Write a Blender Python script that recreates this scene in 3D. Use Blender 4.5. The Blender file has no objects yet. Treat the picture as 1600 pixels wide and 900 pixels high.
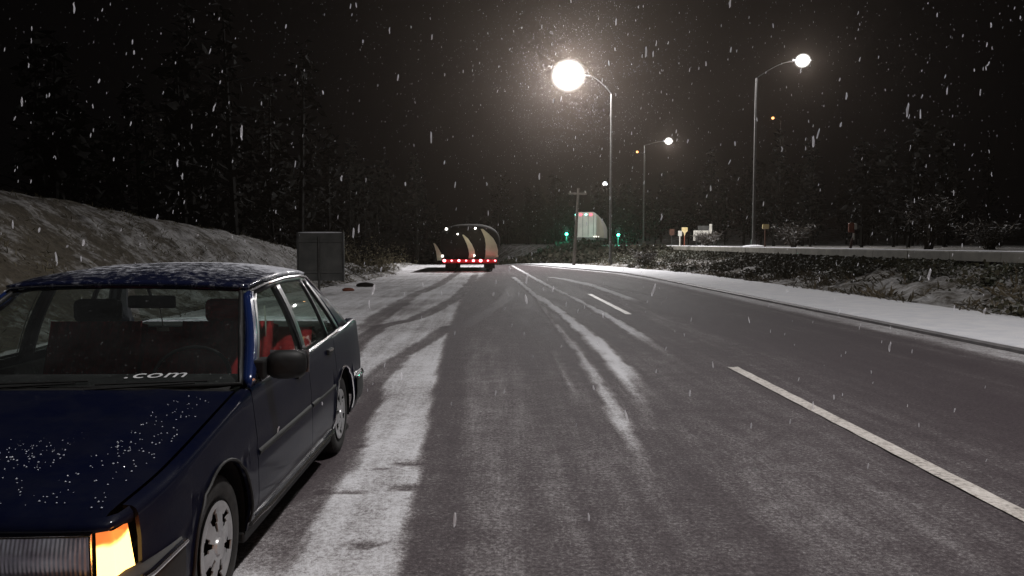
import bpy, bmesh, math, random
import numpy as np
from mathutils import Vector, Matrix
random.seed(7); rng = np.random.default_rng(7)
S = bpy.context.scene; C = S.collection
R = math.radians

# ------------------------------------------------------------ camera, world, exposure
cam_d = bpy.data.cameras.new('camera'); cam = bpy.data.objects.new('camera', cam_d); C.objects.link(cam)
cam_d.sensor_width = 36; cam_d.lens = 27.0; cam_d.clip_start = 0.05; cam_d.clip_end = 2000
cam.location = (0, 0, 1.5)
cam.rotation_euler = (R(90 - 3.1), 0, R(-1.19))
S.camera = cam
w = bpy.data.worlds.new('World'); S.world = w; w.use_nodes = True
bg = w.node_tree.nodes['Background']; bg.inputs[0].default_value = (.0008, .0007, .0008, 1); bg.inputs[1].default_value = 1.0
S.view_settings.view_transform = 'Standard'; S.view_settings.look = 'None'
S.view_settings.exposure = 0.0; S.view_settings.gamma = 1.0
S.cycles.use_denoising = True; S.cycles.volume_bounces = 0; S.cycles.max_bounces = 8; S.cycles.transparent_max_bounces = 24
HAZE = 0.00042

# ------------------------------------------------------------ helpers
def tag(o, label=None, cat=None, group=None, kind=None):
    if label: o['label'] = label
    if cat: o['category'] = cat
    if group: o['group'] = group
    if kind: o['kind'] = kind
    return o
def thing(name, label, cat, loc=(0, 0, 0), rz=0, group=None):
    o = bpy.data.objects.new(name, None); C.objects.link(o); o.empty_display_size = .2
    o.location = loc; o.rotation_euler = (0, 0, rz)
    return tag(o, label, cat, group)
def mesh(name, V, F, m, parent=None, smooth=False):
    me = bpy.data.meshes.new(name); me.from_pydata([tuple(v) for v in V], [], [tuple(f) for f in F])
    me.validate(); me.update()
    if smooth: me.polygons.foreach_set('use_smooth', [True] * len(me.polygons))
    if m: me.materials.append(m)
    o = bpy.data.objects.new(name, me); C.objects.link(o)
    if parent: o.parent = parent
    return o
def npmesh(name, V, F, m, parent=None, smooth=False):
    """fast mesh from arrays, all faces of one size"""
    V = np.asarray(V, dtype=np.float32); F = np.asarray(F, dtype=np.int32); k = F.shape[1]
    me = bpy.data.meshes.new(name); me.vertices.add(len(V)); me.vertices.foreach_set('co', V.ravel())
    me.loops.add(F.size); me.loops.foreach_set('vertex_index', F.ravel())
    me.polygons.add(len(F)); me.polygons.foreach_set('loop_start', np.arange(0, F.size, k, dtype=np.int32))
    me.polygons.foreach_set('loop_total', np.full(len(F), k, dtype=np.int32))
    me.update(calc_edges=True)
    if smooth: me.polygons.foreach_set('use_smooth', np.ones(len(F), dtype=bool))
    me.materials.append(m)
    o = bpy.data.objects.new(name, me); C.objects.link(o)
    if parent: o.parent = parent
    return o
class MB:
    def __init__(s): s.V = []; s.F = []
    def add(s, V, F):
        n = len(s.V); s.V += [tuple(v) for v in V]; s.F += [tuple(i + n for i in f) for f in F]; return s
    def box(s, x0, x1, y0, y1, z0, z1, b=0.0):
        if b <= 0:
            V = [(x, y, z) for z in (z0, z1) for y in (y0, y1) for x in (x0, x1)]
            return s.add(V, [(0, 2, 3, 1), (4, 5, 7, 6), (0, 1, 5, 4), (2, 6, 7, 3), (0, 4, 6, 2), (1, 3, 7, 5)])
        bm = bmesh.new(); bmesh.ops.create_cube(bm, size=1)
        for v in bm.verts: v.co = Vector(((x0 + x1) / 2 + v.co.x * (x1 - x0), (y0 + y1) / 2 + v.co.y * (y1 - y0), (z0 + z1) / 2 + v.co.z * (z1 - z0)))
        bmesh.ops.bevel(bm, geom=bm.edges[:], offset=b, segments=2, affect='EDGES', profile=.5)
        bm.verts.index_update(); s.add([v.co for v in bm.verts], [[v.index for v in f.verts] for f in bm.faces]); bm.free(); return s
    def tube(s, pts, r, n=8, cap=True):
        pts = [Vector(p) for p in pts]; rs = r if isinstance(r, (list, tuple)) else [r] * len(pts)
        V = []; F = []; prev = None
        for i, p in enumerate(pts):
            d = (pts[min(i + 1, len(pts) - 1)] - pts[max(i - 1, 0)]).normalized()
            if prev is None:
                a = Vector((0, 0, 1)) if abs(d.z) < .9 else Vector((1, 0, 0)); u = d.cross(a).normalized()
            else: u = (prev - d * prev.dot(d)).normalized()
            prev = u; v = d.cross(u)
            for k in range(n):
                t = 2 * math.pi * k / n; V.append(p + (u * math.cos(t) + v * math.sin(t)) * rs[i])
        for i in range(len(pts) - 1):
            for k in range(n):
                a = i * n + k; b = i * n + (k + 1) % n; F.append((a, b, b + n, a + n))
        if cap: F += [tuple(range(n))[::-1], tuple((len(pts) - 1) * n + k for k in range(n))]
        return s.add(V, F)
    def lathe(s, prof, n=32, axis='x', c=(0, 0, 0)):
        """prof: (radius, along axis)"""
        V = []; F = []
        for r, a in prof:
            for k in range(n):
                t = 2 * math.pi * k / n; p = (a, r * math.cos(t), r * math.sin(t))
                if axis == 'z': p = (p[1], p[2], p[0])
                if axis == 'y': p = (p[1], p[0], p[2])
                V.append((p[0] + c[0], p[1] + c[1], p[2] + c[2]))
        for i in range(len(prof) - 1):
            for k in range(n):
                a = i * n + k; b = i * n + (k + 1) % n; F.append((a, b, b + n, a + n))
        return s.add(V, F)
    def ball(s, c, r, seg=10, rings=6, sc=(1, 1, 1)):
        V = []; F = []
        for i in range(rings + 1):
            ph = math.pi * i / rings
            for k in range(seg):
                t = 2 * math.pi * k / seg
                V.append((c[0] + r * sc[0] * math.sin(ph) * math.cos(t), c[1] + r * sc[1] * math.sin(ph) * math.sin(t), c[2] + r * sc[2] * math.cos(ph)))
        for i in range(rings):
            for k in range(seg):
                a = i * seg + k; b = i * seg + (k + 1) % seg; F.append((a, a + seg, b + seg, b))
        return s.add(V, F)
    def grid(s, fn, nu, nv):
        V = [fn(i / nu, j / nv) for i in range(nu + 1) for j in range(nv + 1)]
        F = [(i * (nv + 1) + j, (i + 1) * (nv + 1) + j, (i + 1) * (nv + 1) + j + 1, i * (nv + 1) + j + 1) for i in range(nu) for j in range(nv)]
        return s.add(V, F)
    def build(s, name, m, parent=None, smooth=False): return mesh(name, s.V, s.F, m, parent, smooth)
def autosmooth(o, deg=35):
    me = o.data; me.polygons.foreach_set('use_smooth', [True] * len(me.polygons))
    bm = bmesh.new(); bm.from_mesh(me); bmesh.ops.remove_doubles(bm, verts=bm.verts, dist=1e-5)
    bmesh.ops.recalc_face_normals(bm, faces=bm.faces)
    for e in bm.edges:
        if len(e.link_faces) == 2 and e.calc_face_angle(0) > R(deg): e.smooth = False
    bm.to_mesh(me); bm.free(); return o
def lerp(x, xs, ys): return float(np.interp(x, xs, ys))

# ------------------------------------------------------------ materials
def mat(name, col, rough=.6, metal=0, emit=None, es=0, coat=0, spec=.5):
    m = bpy.data.materials.new(name); m.use_nodes = True; b = m.node_tree.nodes['Principled BSDF']
    b.inputs['Base Color'].default_value = (*col, 1); b.inputs['Roughness'].default_value = rough; b.inputs['Metallic'].default_value = metal
    b.inputs['Specular IOR Level'].default_value = spec
    if coat: b.inputs['Coat Weight'].default_value = coat; b.inputs['Coat Roughness'].default_value = .04
    if emit: b.inputs['Emission Color'].default_value = (*emit, 1); b.inputs['Emission Strength'].default_value = es
    return m
def nodes(m): return m.node_tree.nodes, m.node_tree.links, m.node_tree.nodes['Principled BSDF']
def noise(N, L, scale, detail=4, src=None, rough=.55, dist=0):
    n = N.new('ShaderNodeTexNoise'); n.inputs['Scale'].default_value = scale; n.inputs['Detail'].default_value = detail
    n.inputs['Roughness'].default_value = rough; n.inputs['Distortion'].default_value = dist
    if src: L.new(src, n.inputs['Vector'])
    return n.outputs['Fac']
def ramp(N, L, src, stops):
    r = N.new('ShaderNodeValToRGB'); e = r.color_ramp.elements
    while len(e) < len(stops): e.new(.5)
    for k, (p, c) in enumerate(stops): e[k].position = p; e[k].color = (*c, 1) if len(c) == 3 else c
    L.new(src, r.inputs[0]); return r.outputs[0]
def math_(N, L, op, a, b=None, c=None, clamp=False):
    n = N.new('ShaderNodeMath'); n.operation = op; n.use_clamp = clamp
    for i, v in enumerate((a, b, c)):
        if v is None: continue
        if isinstance(v, (int, float)): n.inputs[i].default_value = v
        else: L.new(v, n.inputs[i])
    return n.outputs[0]
def mixc(N, L, f, a, b):
    n = N.new('ShaderNodeMix'); n.data_type = 'RGBA'; L.new(f, n.inputs[0])
    for i, v in ((6, a), (7, b)):
        if isinstance(v, tuple): n.inputs[i].default_value = (*v, 1)
        else: L.new(v, n.inputs[i])
    return n.outputs[2]
def bump(N, L, b, h, strength=.4, dist=.02):
    n = N.new('ShaderNodeBump'); n.inputs['Strength'].default_value = strength; n.inputs['Distance'].default_value = dist
    L.new(h, n.inputs['Height']); L.new(n.outputs[0], b.inputs['Normal'])
def coords(N): return N.new('ShaderNodeNewGeometry').outputs['Position']
def noisy(name, c0, c1, scale, rough=.7, metal=0, bs=.3, bd=.01, detail=5, spec=.4):
    m = mat(name, c0, rough, metal, spec=spec); N, L, b = nodes(m); tc = N.new('ShaderNodeTexCoord').outputs['Object']
    f = noise(N, L, scale, detail, tc); L.new(ramp(N, L, f, [(.35, c0), (.65, c1)]), b.inputs['Base Color'])
    if bs: bump(N, L, b, noise(N, L, scale * 3, 3, tc), bs, bd)
    return m
def snowy(name, c0, c1, scale, lo=.3, hi=.75, amt=.5, rough=.8, nscale=3., snow=(.72, .73, .76)):
    """a material with settled snow on its upward faces, broken up by noise"""
    m = mat(name, c0, rough, spec=.25); N, L, b = nodes(m); p = coords(N)
    base = ramp(N, L, noise(N, L, scale, 4, p), [(.3, c0), (.7, c1)])
    g = N.new('ShaderNodeNewGeometry'); sx = N.new('ShaderNodeSeparateXYZ'); L.new(g.outputs['True Normal'], sx.inputs[0])
    up = math_(N, L, 'ABSOLUTE', sx.outputs[2])
    n1 = noise(N, L, nscale, 6, p, .65)
    s = math_(N, L, 'ADD', math_(N, L, 'MULTIPLY', up, amt), math_(N, L, 'MULTIPLY', n1, 1.0))
    mr = N.new('ShaderNodeMapRange'); mr.interpolation_type = 'SMOOTHSTEP'; L.new(s, mr.inputs[0]); mr.inputs[1].default_value = lo + .35; mr.inputs[2].default_value = hi + .35
    L.new(mixc(N, L, mr.outputs[0], base, snow), b.inputs['Base Color'])
    return m
def emis(name, col, st): return mat(name, (.02, .02, .02), .4, emit=col, es=st)
def glare_globe(name, col, st):  # emission fading towards the rim, imitates the soft glare round a lamp
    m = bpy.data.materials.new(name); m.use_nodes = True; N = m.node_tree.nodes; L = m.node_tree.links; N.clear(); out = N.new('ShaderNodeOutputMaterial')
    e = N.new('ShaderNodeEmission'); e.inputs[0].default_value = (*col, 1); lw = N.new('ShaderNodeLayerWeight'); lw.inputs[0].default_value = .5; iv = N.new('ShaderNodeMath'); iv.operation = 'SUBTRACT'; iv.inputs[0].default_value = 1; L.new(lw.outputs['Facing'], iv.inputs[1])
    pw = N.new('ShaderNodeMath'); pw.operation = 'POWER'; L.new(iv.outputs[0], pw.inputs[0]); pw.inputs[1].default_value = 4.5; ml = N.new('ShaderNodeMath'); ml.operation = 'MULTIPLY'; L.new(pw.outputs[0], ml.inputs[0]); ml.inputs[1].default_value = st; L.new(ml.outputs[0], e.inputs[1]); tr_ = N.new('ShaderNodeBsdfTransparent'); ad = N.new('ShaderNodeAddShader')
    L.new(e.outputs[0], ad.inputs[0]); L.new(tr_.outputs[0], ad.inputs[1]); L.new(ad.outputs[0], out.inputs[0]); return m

M_snow = noisy('fresh_snow', (.70, .71, .75), (.80, .80, .82), 3, .85, bs=.35, bd=.02, spec=.2)
M_pole = noisy('galvanised_steel', (.055, .055, .052), (.09, .088, .085), 8, .5, .5, bs=.05)
M_arm = noisy('dark_lamp_metal', (.007, .007, .007), (.012, .012, .012), 8, .7, bs=0)
M_wood = noisy('weathered_wood', (.03, .025, .02), (.06, .05, .04), 6, .8)
M_black = noisy('black_plastic', (.005, .005, .005), (.009, .009, .009), 40, .6, bs=.1, bd=.001)
M_rubber = noisy('tyre_rubber', (.012, .012, .012), (.03, .028, .026), 18, .8, bs=.3, bd=.002)
M_chrome = mat('chrome', (.75, .75, .76), .14, 1)
M_dark = mat('dark_underbody', (.006, .006, .006), .8, spec=.1)
M_conc = snowy('wet_concrete', (.12, .115, .10), (.20, .19, .165), 2.2, .55, .95, .25, .8, 1.3, (.55, .55, .55))
M_wall = noisy('dark_wall_stone', (.012, .012, .011), (.035, .032, .028), 3.0, .85, bs=.6, bd=.05)
M_kerb = noisy('wet_kerb_stone', (.10, .095, .10), (.17, .16, .16), 6, .6)

# road: asphalt, slush and thin snow, driven by the 'snow' attribute (how much snow lies there)
M_road = mat('snowy_wet_asphalt', (.05, .05, .05), .6); N, L, b = nodes(M_road)
p = coords(N); at = N.new('ShaderNodeAttribute'); at.attribute_name = 'snow'; cov = at.outputs['Fac']
big = noise(N, L, .55, 4, p, .55); mid = noise(N, L, 5, 6, p, .65); fine = noise(N, L, 38, 6, p, .78); vfine = noise(N, L, 150, 3, p, .7)
sc_ = N.new('ShaderNodeMapping'); sc_.inputs['Scale'].default_value = (5.5, .35, 1); L.new(p, sc_.inputs[0]); streak = noise(N, L, 1, 5, sc_.outputs[0], .6)
t = math_(N, L, 'ADD', cov, math_(N, L, 'MULTIPLY', math_(N, L, 'SUBTRACT', big, .5), .28))
t = math_(N, L, 'ADD', t, math_(N, L, 'MULTIPLY', math_(N, L, 'SUBTRACT', streak, .5), .55))
t = math_(N, L, 'ADD', t, math_(N, L, 'MULTIPLY', math_(N, L, 'SUBTRACT', mid, .5), .42))
t = math_(N, L, 'ADD', t, math_(N, L, 'MULTIPLY', math_(N, L, 'SUBTRACT', fine, .5), 1.25))
t = math_(N, L, 'ADD', t, math_(N, L, 'MULTIPLY', math_(N, L, 'SUBTRACT', vfine, .5), .8), clamp=True)
asph = ramp(N, L, fine, [(.3, (.038, .030, .034)), (.55, (.066, .053, .058)), (.75, (.12, .10, .105))])
colr = ramp(N, L, t, [(.0, (0, 0, 0)), (.22, (.10, .10, .10)), (.5, (.40, .40, .40)), (.78, (.82, .82, .82)), (1, (1, 1, 1))])
slush = ramp(N, L, t, [(.25, (.25, .225, .222)), (.55, (.49, .47, .47)), (.85, (.72, .72, .745))])
L.new(mixc(N, L, colr, asph, slush), b.inputs['Base Color'])
b.inputs['Specular IOR Level'].default_value = .12; L.new(ramp(N, L, t, [(.1, (.72,) * 3), (.6, (.9,) * 3)]), b.inputs['Roughness'])
bump(N, L, b, math_(N, L, 'ADD', math_(N, L, 'MULTIPLY', fine, .6), t), .55, .012)

M_paint = mat('worn_road_paint', (.7, .66, .6), .6); N, L, b = nodes(M_paint); p = coords(N)
f = noise(N, L, 26, 6, p, .75); g_ = noise(N, L, 3, 3, p)
L.new(ramp(N, L, math_(N, L, 'ADD', f, math_(N, L, 'MULTIPLY', g_, .35)), [(.50, (.16, .14, .13)), (.62, (.50, .46, .42)), (.8, (.70, .66, .62))]), b.inputs['Base Color'])
bump(N, L, b, f, .3, .004)

# terrain: earth, dead grass and snow
M_ground = mat('snowy_earth', (.1, .1, .1), .9, spec=.2); N, L, b = nodes(M_ground); p = coords(N)
n1 = noise(N, L, .9, 8, p, .68, .6); n2 = noise(N, L, 7, 6, p, .7)
mp = N.new('ShaderNodeMapping'); mp.inputs['Scale'].default_value = (1, 1.4, 1.4); mp.inputs['Rotation'].default_value = (0, 0, .5); L.new(p, mp.inputs[0]); n3 = noise(N, L, 1.6, 6, mp.outputs[0], .65)
t = math_(N, L, 'ADD', math_(N, L, 'MULTIPLY', n1, .5), math_(N, L, 'ADD', math_(N, L, 'MULTIPLY', n2, .3), math_(N, L, 'MULTIPLY', n3, .35)))
earth = ramp(N, L, n2, [(.3, (.035, .028, .02)), (.7, (.10, .085, .06))])
sy_ = N.new('ShaderNodeSeparateXYZ'); L.new(p, sy_.inputs[0]); my_ = N.new('ShaderNodeMapRange'); my_.interpolation_type = 'SMOOTHSTEP'; L.new(sy_.outputs[1], my_.inputs[0]); my_.inputs[1].default_value = 12; my_.inputs[2].default_value = 30; my_.inputs[3].default_value = -.085; my_.inputs[4].default_value = .02
sx_ = N.new('ShaderNodeMapRange'); L.new(sy_.outputs[0], sx_.inputs[0]); sx_.inputs[1].default_value = -5; sx_.inputs[2].default_value = 0; sx_.inputs[3].default_value = 1; sx_.inputs[4].default_value = 0
t = math_(N, L, 'ADD', t, math_(N, L, 'MULTIPLY', my_.outputs[0], sx_.outputs[0]))
f = ramp(N, L, t, [(.50, (0, 0, 0)), (.60, (.38, .38, .38)), (.74, (.85, .85, .85))])
L.new(mixc(N, L, f, earth, (.60, .60, .61)), b.inputs['Base Color']); bump(N, L, b, t, .9, .12)

M_leaf = snowy('bank_leaves', (.018, .026, .012), (.06, .05, .03), 1.5, .38, .95, .5, .75, 1.2, (.50, .51, .48))
M_stem = snowy('dry_stems', (.04, .035, .02), (.14, .11, .07), 1.2, .25, .7, .3, .9, 1.6, (.62, .62, .6))
M_thick = snowy('thicket_leaves', (.010, .012, .007), (.03, .026, .018), .8, .7, 1.2, .3, .9, 1.5, (.4, .4, .4))
M_grass = snowy('dead_grass', (.06, .055, .03), (.20, .17, .11), 2, .35, .9, .15, .9, 1.2, (.6, .6, .6))
M_twig = snowy('snowy_twigs', (.03, .025, .02), (.08, .065, .05), 3, .35, .8, .5, .9, 2.5, (.5, .5, .5))
M_wood_far = noisy('forest', (.0008, .0009, .0007), (.003, .0028, .002), .3, .95, bs=0, spec=.1)

# ------------------------------------------------------------ terrain shape
KY = [-20, 36, 42, 46, 54, 64, 75, 95]; KX = [7.3, 7.3, 7.0, 6.3, 4.6, 2.4, -.6, -7]
def kerb(y): return np.interp(y, KY, KX)
RY = [-20, 12, 18.6, 23, 27, 32.5, 38, 45, 60]; RX = [-12, -12, -12, -11, -10, -8.5, -7.6, -7.4, -8]
RH = [2.9, 2.9, 2.85, 2.48, 2.13, 1.42, .72, .25, .2]
FX = [-6.6, -6.6, -6.6, -6.4, -6.1, -5.6, -5.3, -5.3, -6.5]
def walltop(y): return 1.25 + .0048 * np.asarray(y, dtype=float)
def crest(y): y = np.asarray(y, dtype=float); return -np.clip((y - 60) ** 2 * .0022 * (y > 60), 0, 4.5)
def sm(t): t = np.clip(t, 0, 1); return t * t * (3 - 2 * t)
def vnoise(x, y, s, seed=0):
    x = x / s; y = y / s
    return (np.sin(x * 1.7 + 3 * np.sin(y * .9 + seed)) * np.cos(y * 1.3 + 2 * np.sin(x * .7 + seed * 2)) + .5 * np.sin(x * 3.9 + y * 2.7 + seed) * np.cos(y * 4.3 - x * 1.9)) / 1.5
def terrain(x, y):
    x = np.asarray(x, dtype=float); y = np.asarray(y, dtype=float)
    k = kerb(y) + 2.8; rx = np.interp(y, RY, RX); rh = np.interp(y, RY, RH); fx = np.interp(y, RY, FX)
    z = np.full(np.broadcast(x, y).shape, -.08) + crest(y)
    # left bank
    t = (fx - x) / (fx - rx); left = rh * sm(t)
    left = np.where(t > 1, rh - np.clip((rx - x) * .12, 0, 1.4), left) + .07 * vnoise(x, y, .8) * sm(t * 3) + .05 * vnoise(x, y, .3, 4) * sm(t * 3)
    z = np.where(x < fx, z + .05 + left, z)
    # right bank and terrace
    end = np.where(y < 76, 13.9, np.maximum(13.9 - (y - 76) * .5, k + 5))
    t = (x - k) / np.maximum(end - k, .5)
    wt = walltop(y) - .04
    r = .10 + (.75 * sm(t * .9)) + .13 * vnoise(x, y, .9, 2) * sm(t * 4) + .06 * vnoise(x, y, .3, 3) * sm(t * 4)
    r = np.where(y > 76, .1 + (wt - .1) * sm(t), r)
    r = np.where(x > end + .2, wt + .02 * vnoise(x, y, 1.2) , r)
    hill = np.clip((y - 105) * .10, 0, 14) * sm((x - 20) / 20)
    return np.where(x > k, np.where(x > end + .2, r + hill, np.where(y > 60, r + crest(y) * (1 - sm(t)), r)), z)
xs = np.concatenate([np.arange(-95, -20, 3.), np.arange(-20, -13, .5), np.arange(-13, -5, .12), np.arange(-5, 7.5, 1.), np.arange(7.5, 13.6, .15), [13.7, 13.9, 14.05, 14.15, 14.3], np.arange(14.6, 20, .5), np.arange(20, 96, 3.)])
ys = np.concatenate([np.arange(-15, 0, 2.), np.arange(0, 50, .2), np.arange(50, 100, .8), np.arange(100, 196, 4.)])
def gridmesh(name, xs, ys, zf, m, smooth=True):
    X, Y = np.meshgrid(xs, ys); Z = zf(X, Y); nx = len(xs); ny = len(ys)
    V = np.stack([X, Y, Z], -1).reshape(-1, 3)
    i, j = np.meshgrid(np.arange(ny - 1), np.arange(nx - 1), indexing='ij'); a = (i * nx + j).ravel()
    return npmesh(name, V, np.stack([a, a + 1, a + nx + 1, a + nx], -1), m, smooth=smooth)
g = gridmesh('ground', xs, ys, terrain, M_ground); tag(g, kind='structure')

# ------------------------------------------------------------ road with lying snow
def P(px, py): return ((px - 775) / (py - 385) * 1.5, 1800. / (py - 385))
def Ps(l): return np.array([P(*q) for q in l])
def dist_poly(X, Y, pts):
    D = np.full(X.shape, 1e9); T = np.zeros(X.shape); acc = 0.
    seg = [np.hypot(*(pts[i + 1] - pts[i])) for i in range(len(pts) - 1)]; tot = sum(seg)
    for i in range(len(pts) - 1):
        a = pts[i]; d = pts[i + 1] - a; l2 = (d ** 2).sum()
        t = np.clip(((X - a[0]) * d[0] + (Y - a[1]) * d[1]) / l2, 0, 1)
        dd = np.hypot(X - a[0] - t * d[0], Y - a[1] - t * d[1]); m = dd < D
        D = np.where(m, dd, D); T = np.where(m, (acc + t * seg[i]) / tot, T); acc += seg[i]
    return D, T
ry = [-14., -8, -3, 0, 1.5]
while ry[-1] < 78: ry.append(ry[-1] + max(.045, .0075 * ry[-1]))
ry += list(np.arange(80, 130, 3.)); ry = np.array(ry); rx_ = np.concatenate([[-9., -8.], np.arange(-7.4, 7.35, .055), [7.6, 8., 9.]])
X, Y = np.meshgrid(rx_, ry)
wob = .02 * vnoise(X, Y, .35, 1) + .035 * vnoise(X, Y, 1.1, 5)
cov = np.full(X.shape, .22)
cov += .04 * sm((Y - 22) / 25)
def band(pts, wd, amp, soft=.5, f0=0., f1=0.):
    """adds a strip along the polyline; f0 and f1 fade its ends"""
    global cov
    D, T = dist_poly(X, Y, pts); wl = wd * (1 + .25 * vnoise(X, Y, .9, 7))
    k = 1 - sm((D + wob - wl * (1 - soft)) / (wl * 2 * soft + 1e-6))
    if f0: k = k * sm(T / f0)
    if f1: k = k * sm((1 - T) / f1)
    cov = cov + amp * k
cov += .13 * np.exp(-((X - .7) / 1.6) ** 2) * (1 - sm((Y - 6) / 10)) - .09 * sm((X - 3.2) / 1.5) * (1 - sm((Y - 12) / 15))
# wheel-polished and lightly dusted bands along the lane
band(Ps([(704, 512), (700, 560), (680, 680), (668, 760), (640, 900), (600, 1150)]), .20, -.13, .5)
band(Ps([(770, 450), (762, 520), (765, 620), (775, 760), (782, 900)]), .36, .08, .8)
band(Ps([(800, 430), (820, 500), (850, 640), (890, 900)]), .3, -.06, .8)
band(Ps([(840, 430), (990, 560), (1180, 760), (1300, 900)]), .5, .02, .9)
band(np.array([(4.6, 3), (4.6, 30), (4.2, 45)]), .5, -.08, .8); band(np.array([(1.2, 2), (1.3, 30)]), .35, -.06, .8)
band(np.array([(5.9, 3), (6.0, 30), (5.4, 45)]), .25, -.09, .7)
# streaks of snow pressed between wheel tracks
band(Ps([(802, 433), (835, 460), (872, 485), (935, 535), (985, 588), (1030, 650)]), .105, .68, .45, 0, .13)
band(Ps([(800, 415), (855, 446), (905, 470), (960, 500), (1030, 545), (1090, 590)]), .09, .7, .5, 0, .12)
band(Ps([(850, 432), (880, 436), (925, 446), (960, 458), (1015, 478)]), .17, .7, .5, .1, .2)
band(Ps([(880, 434), (960, 467), (1060, 510), (1180, 565)]), .28, .24, .8, .1, .25)
band(Ps([(905, 440), (990, 456), (1060, 472)]), .14, .35, .6, .1, .2)
band(Ps([(835, 462), (862, 500), (905, 550), (955, 630), (1010, 730), (1030, 790)]), .055, .46, .6, .2, .12)
band(Ps([(846, 458), (885, 500), (940, 555), (1000, 625), (1045, 690)]), .05, .42, .6, .2, .12)
band(Ps([(860, 545), (885, 590), (915, 660)]), .03, .22, .6, .3, .4)
band(Ps([(790, 424), (840, 437), (900, 455)]), .5, .12, .8, .2, .3)
# right-hand gutter
kk = kerb(Y)
cov += .50 * (1 - sm((kk - X - .30 + wob) / .5)) * sm((kk - X + .02) / .03) + .12 * np.exp(-((kk - X - 1.0) / .18) ** 2)
# snow lying on the left shoulder
Bp = Ps([(560, 1250), (625, 900), (650, 760), (672, 640), (692, 540), (704, 507), (722, 465), (742, 440), (757, 427), (764, 420)])
bx = np.interp(Y, Bp[:, 1], Bp[:, 0])
e = .015 + .007 * Y
sh = sm((bx - X + wob * .6 + e * .5) / e)
base = .76 + .12 * vnoise(X, Y, 1.6, 9)
cov = cov * (1 - sh) + base * sh
def track(pts, wd, amp, soft=.22, f0=.05, f1=.15): band(Ps(pts), wd, amp, soft, f0, f1)
track([(300, 1010), (395, 890), (450, 810), (505, 740), (560, 640), (576, 600), (621, 562), (673, 530), (700, 512), (734, 506), (767, 485), (790, 467), (800, 445)], .15, -.44)
track([(500, 600), (560, 535), (594, 510), (646, 499), (682, 483), (711, 467), (734, 443), (745, 425)], .17, -.40)
track([(560, 525), (587, 501), (617, 479), (646, 461), (682, 447), (713, 427), (720, 418)], .20, -.34)
track([(600, 500), (640, 478), (680, 468)], .35, -.20, .8, .3, .3)
track([(560, 470), (600, 468), (650, 450)], .3, -.12, .8, .3, .3)
track([(430, 800), (490, 735), (560, 655), (600, 610)], .10, -.22, .6)
# scuffs and footprints
for (px, py, a, bb_, am) in ((638, 729, .12, .05, -.5), (590, 738, .05, .03, -.3), (545, 776, .10, .035, -.42), (500, 774, .05, .03, -.4), (632, 768, .085, .08, -.42), (566, 860, .085, .05, -.45), (660, 764, .05, .04, -.25), (560, 700, .06, .05, -.3)):
    c = P(px, py); q = np.hypot((X - c[0] + wob * .6) / a, (Y - c[1]) / bb_ + 0 * X); cov += am * (1 - sm((q - .6) / .7)) * sh
cov = np.clip(cov, 0.02, 1)
under = (X > -2.75) & (X < -1.25) & (Y > 2.6) & (Y < 6.3); cov = np.where(under, cov * .35, cov)
Z = crest(Y) + np.clip(cov - .25, 0, 1) * .018 + .004 * vnoise(X, Y, .2, 3)
nx = len(rx_); i, j = np.meshgrid(np.arange(len(ry) - 1), np.arange(nx - 1), indexing='ij'); a = (i * nx + j).ravel()
road = npmesh('road', np.stack([X, Y, Z], -1).reshape(-1, 3), np.stack([a, a + 1, a + nx + 1, a + nx], -1), M_road, smooth=True)
at = road.data.attributes.new('snow', 'FLOAT', 'POINT'); at.data.foreach_set('value', cov.ravel().astype(np.float32)); tag(road, kind='structure')
for y0, y1 in ((-9.4, -3.6), (3.4, 9.4), (16.8, 24.)):
    mb = MB(); n = 24
    def fn(s, t, y0=y0, y1=y1):
        y = y0 + (y1 - y0) * s; return (2.93 - .02 * sm((y - 28) / 8) + (t - .5) * .135 + .004 * math.sin(y * 37 + t * 5), y + .03 * math.sin(t * 9), .009)
    mb.grid(fn, n, 2); mb.build('lane_marking', M_paint, road)

# sidewalk under snow + kerb
sy = np.concatenate([np.arange(-14, 30, .4), np.arange(30, 80, .5)])
mb = MB(); V = []; F = []
prof = [(0.0, -.03), (.012, .068), (.05, .082), (.5, .095), (1.4, .115), (2.3, .125), (2.85, .12), (3.2, .02)]
for y in sy:
    for dx, z in prof:
        jit = .03 * float(vnoise(np.array(y), np.array(dx), .5, 3)) if dx > 2 else .006 * math.sin(y * 3.1)
        V.append((float(kerb(y)) + .13 + dx + jit, y, z + float(crest(y)) + .012 * float(vnoise(np.array(y), np.array(dx * 3), .7, 1)) * (dx > .1)))
k = len(prof)
for i in range(len(sy) - 1):
    for j in range(k - 1): F.append((i * k + j, i * k + j + 1, (i + 1) * k + j + 1, (i + 1) * k + j))
tag(mesh('pavement', V, F, M_snow, smooth=True), kind='structure')
V = []; F = []
for y in sy:
    x = float(kerb(y)); c = float(crest(y))
    V += [(x, y, -.05 + c), (x + .01, y, .050 + c), (x + .03, y, .062 + c), (x + .17, y, .062 + c)]
for i in range(len(sy) - 1):
    for j in range(3): F.append((i * 4 + j, i * 4 + j + 1, (i + 1) * 4 + j + 1, (i + 1) * 4 + j))
tag(mesh('kerb', V, F, M_kerb), kind='structure')

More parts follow.
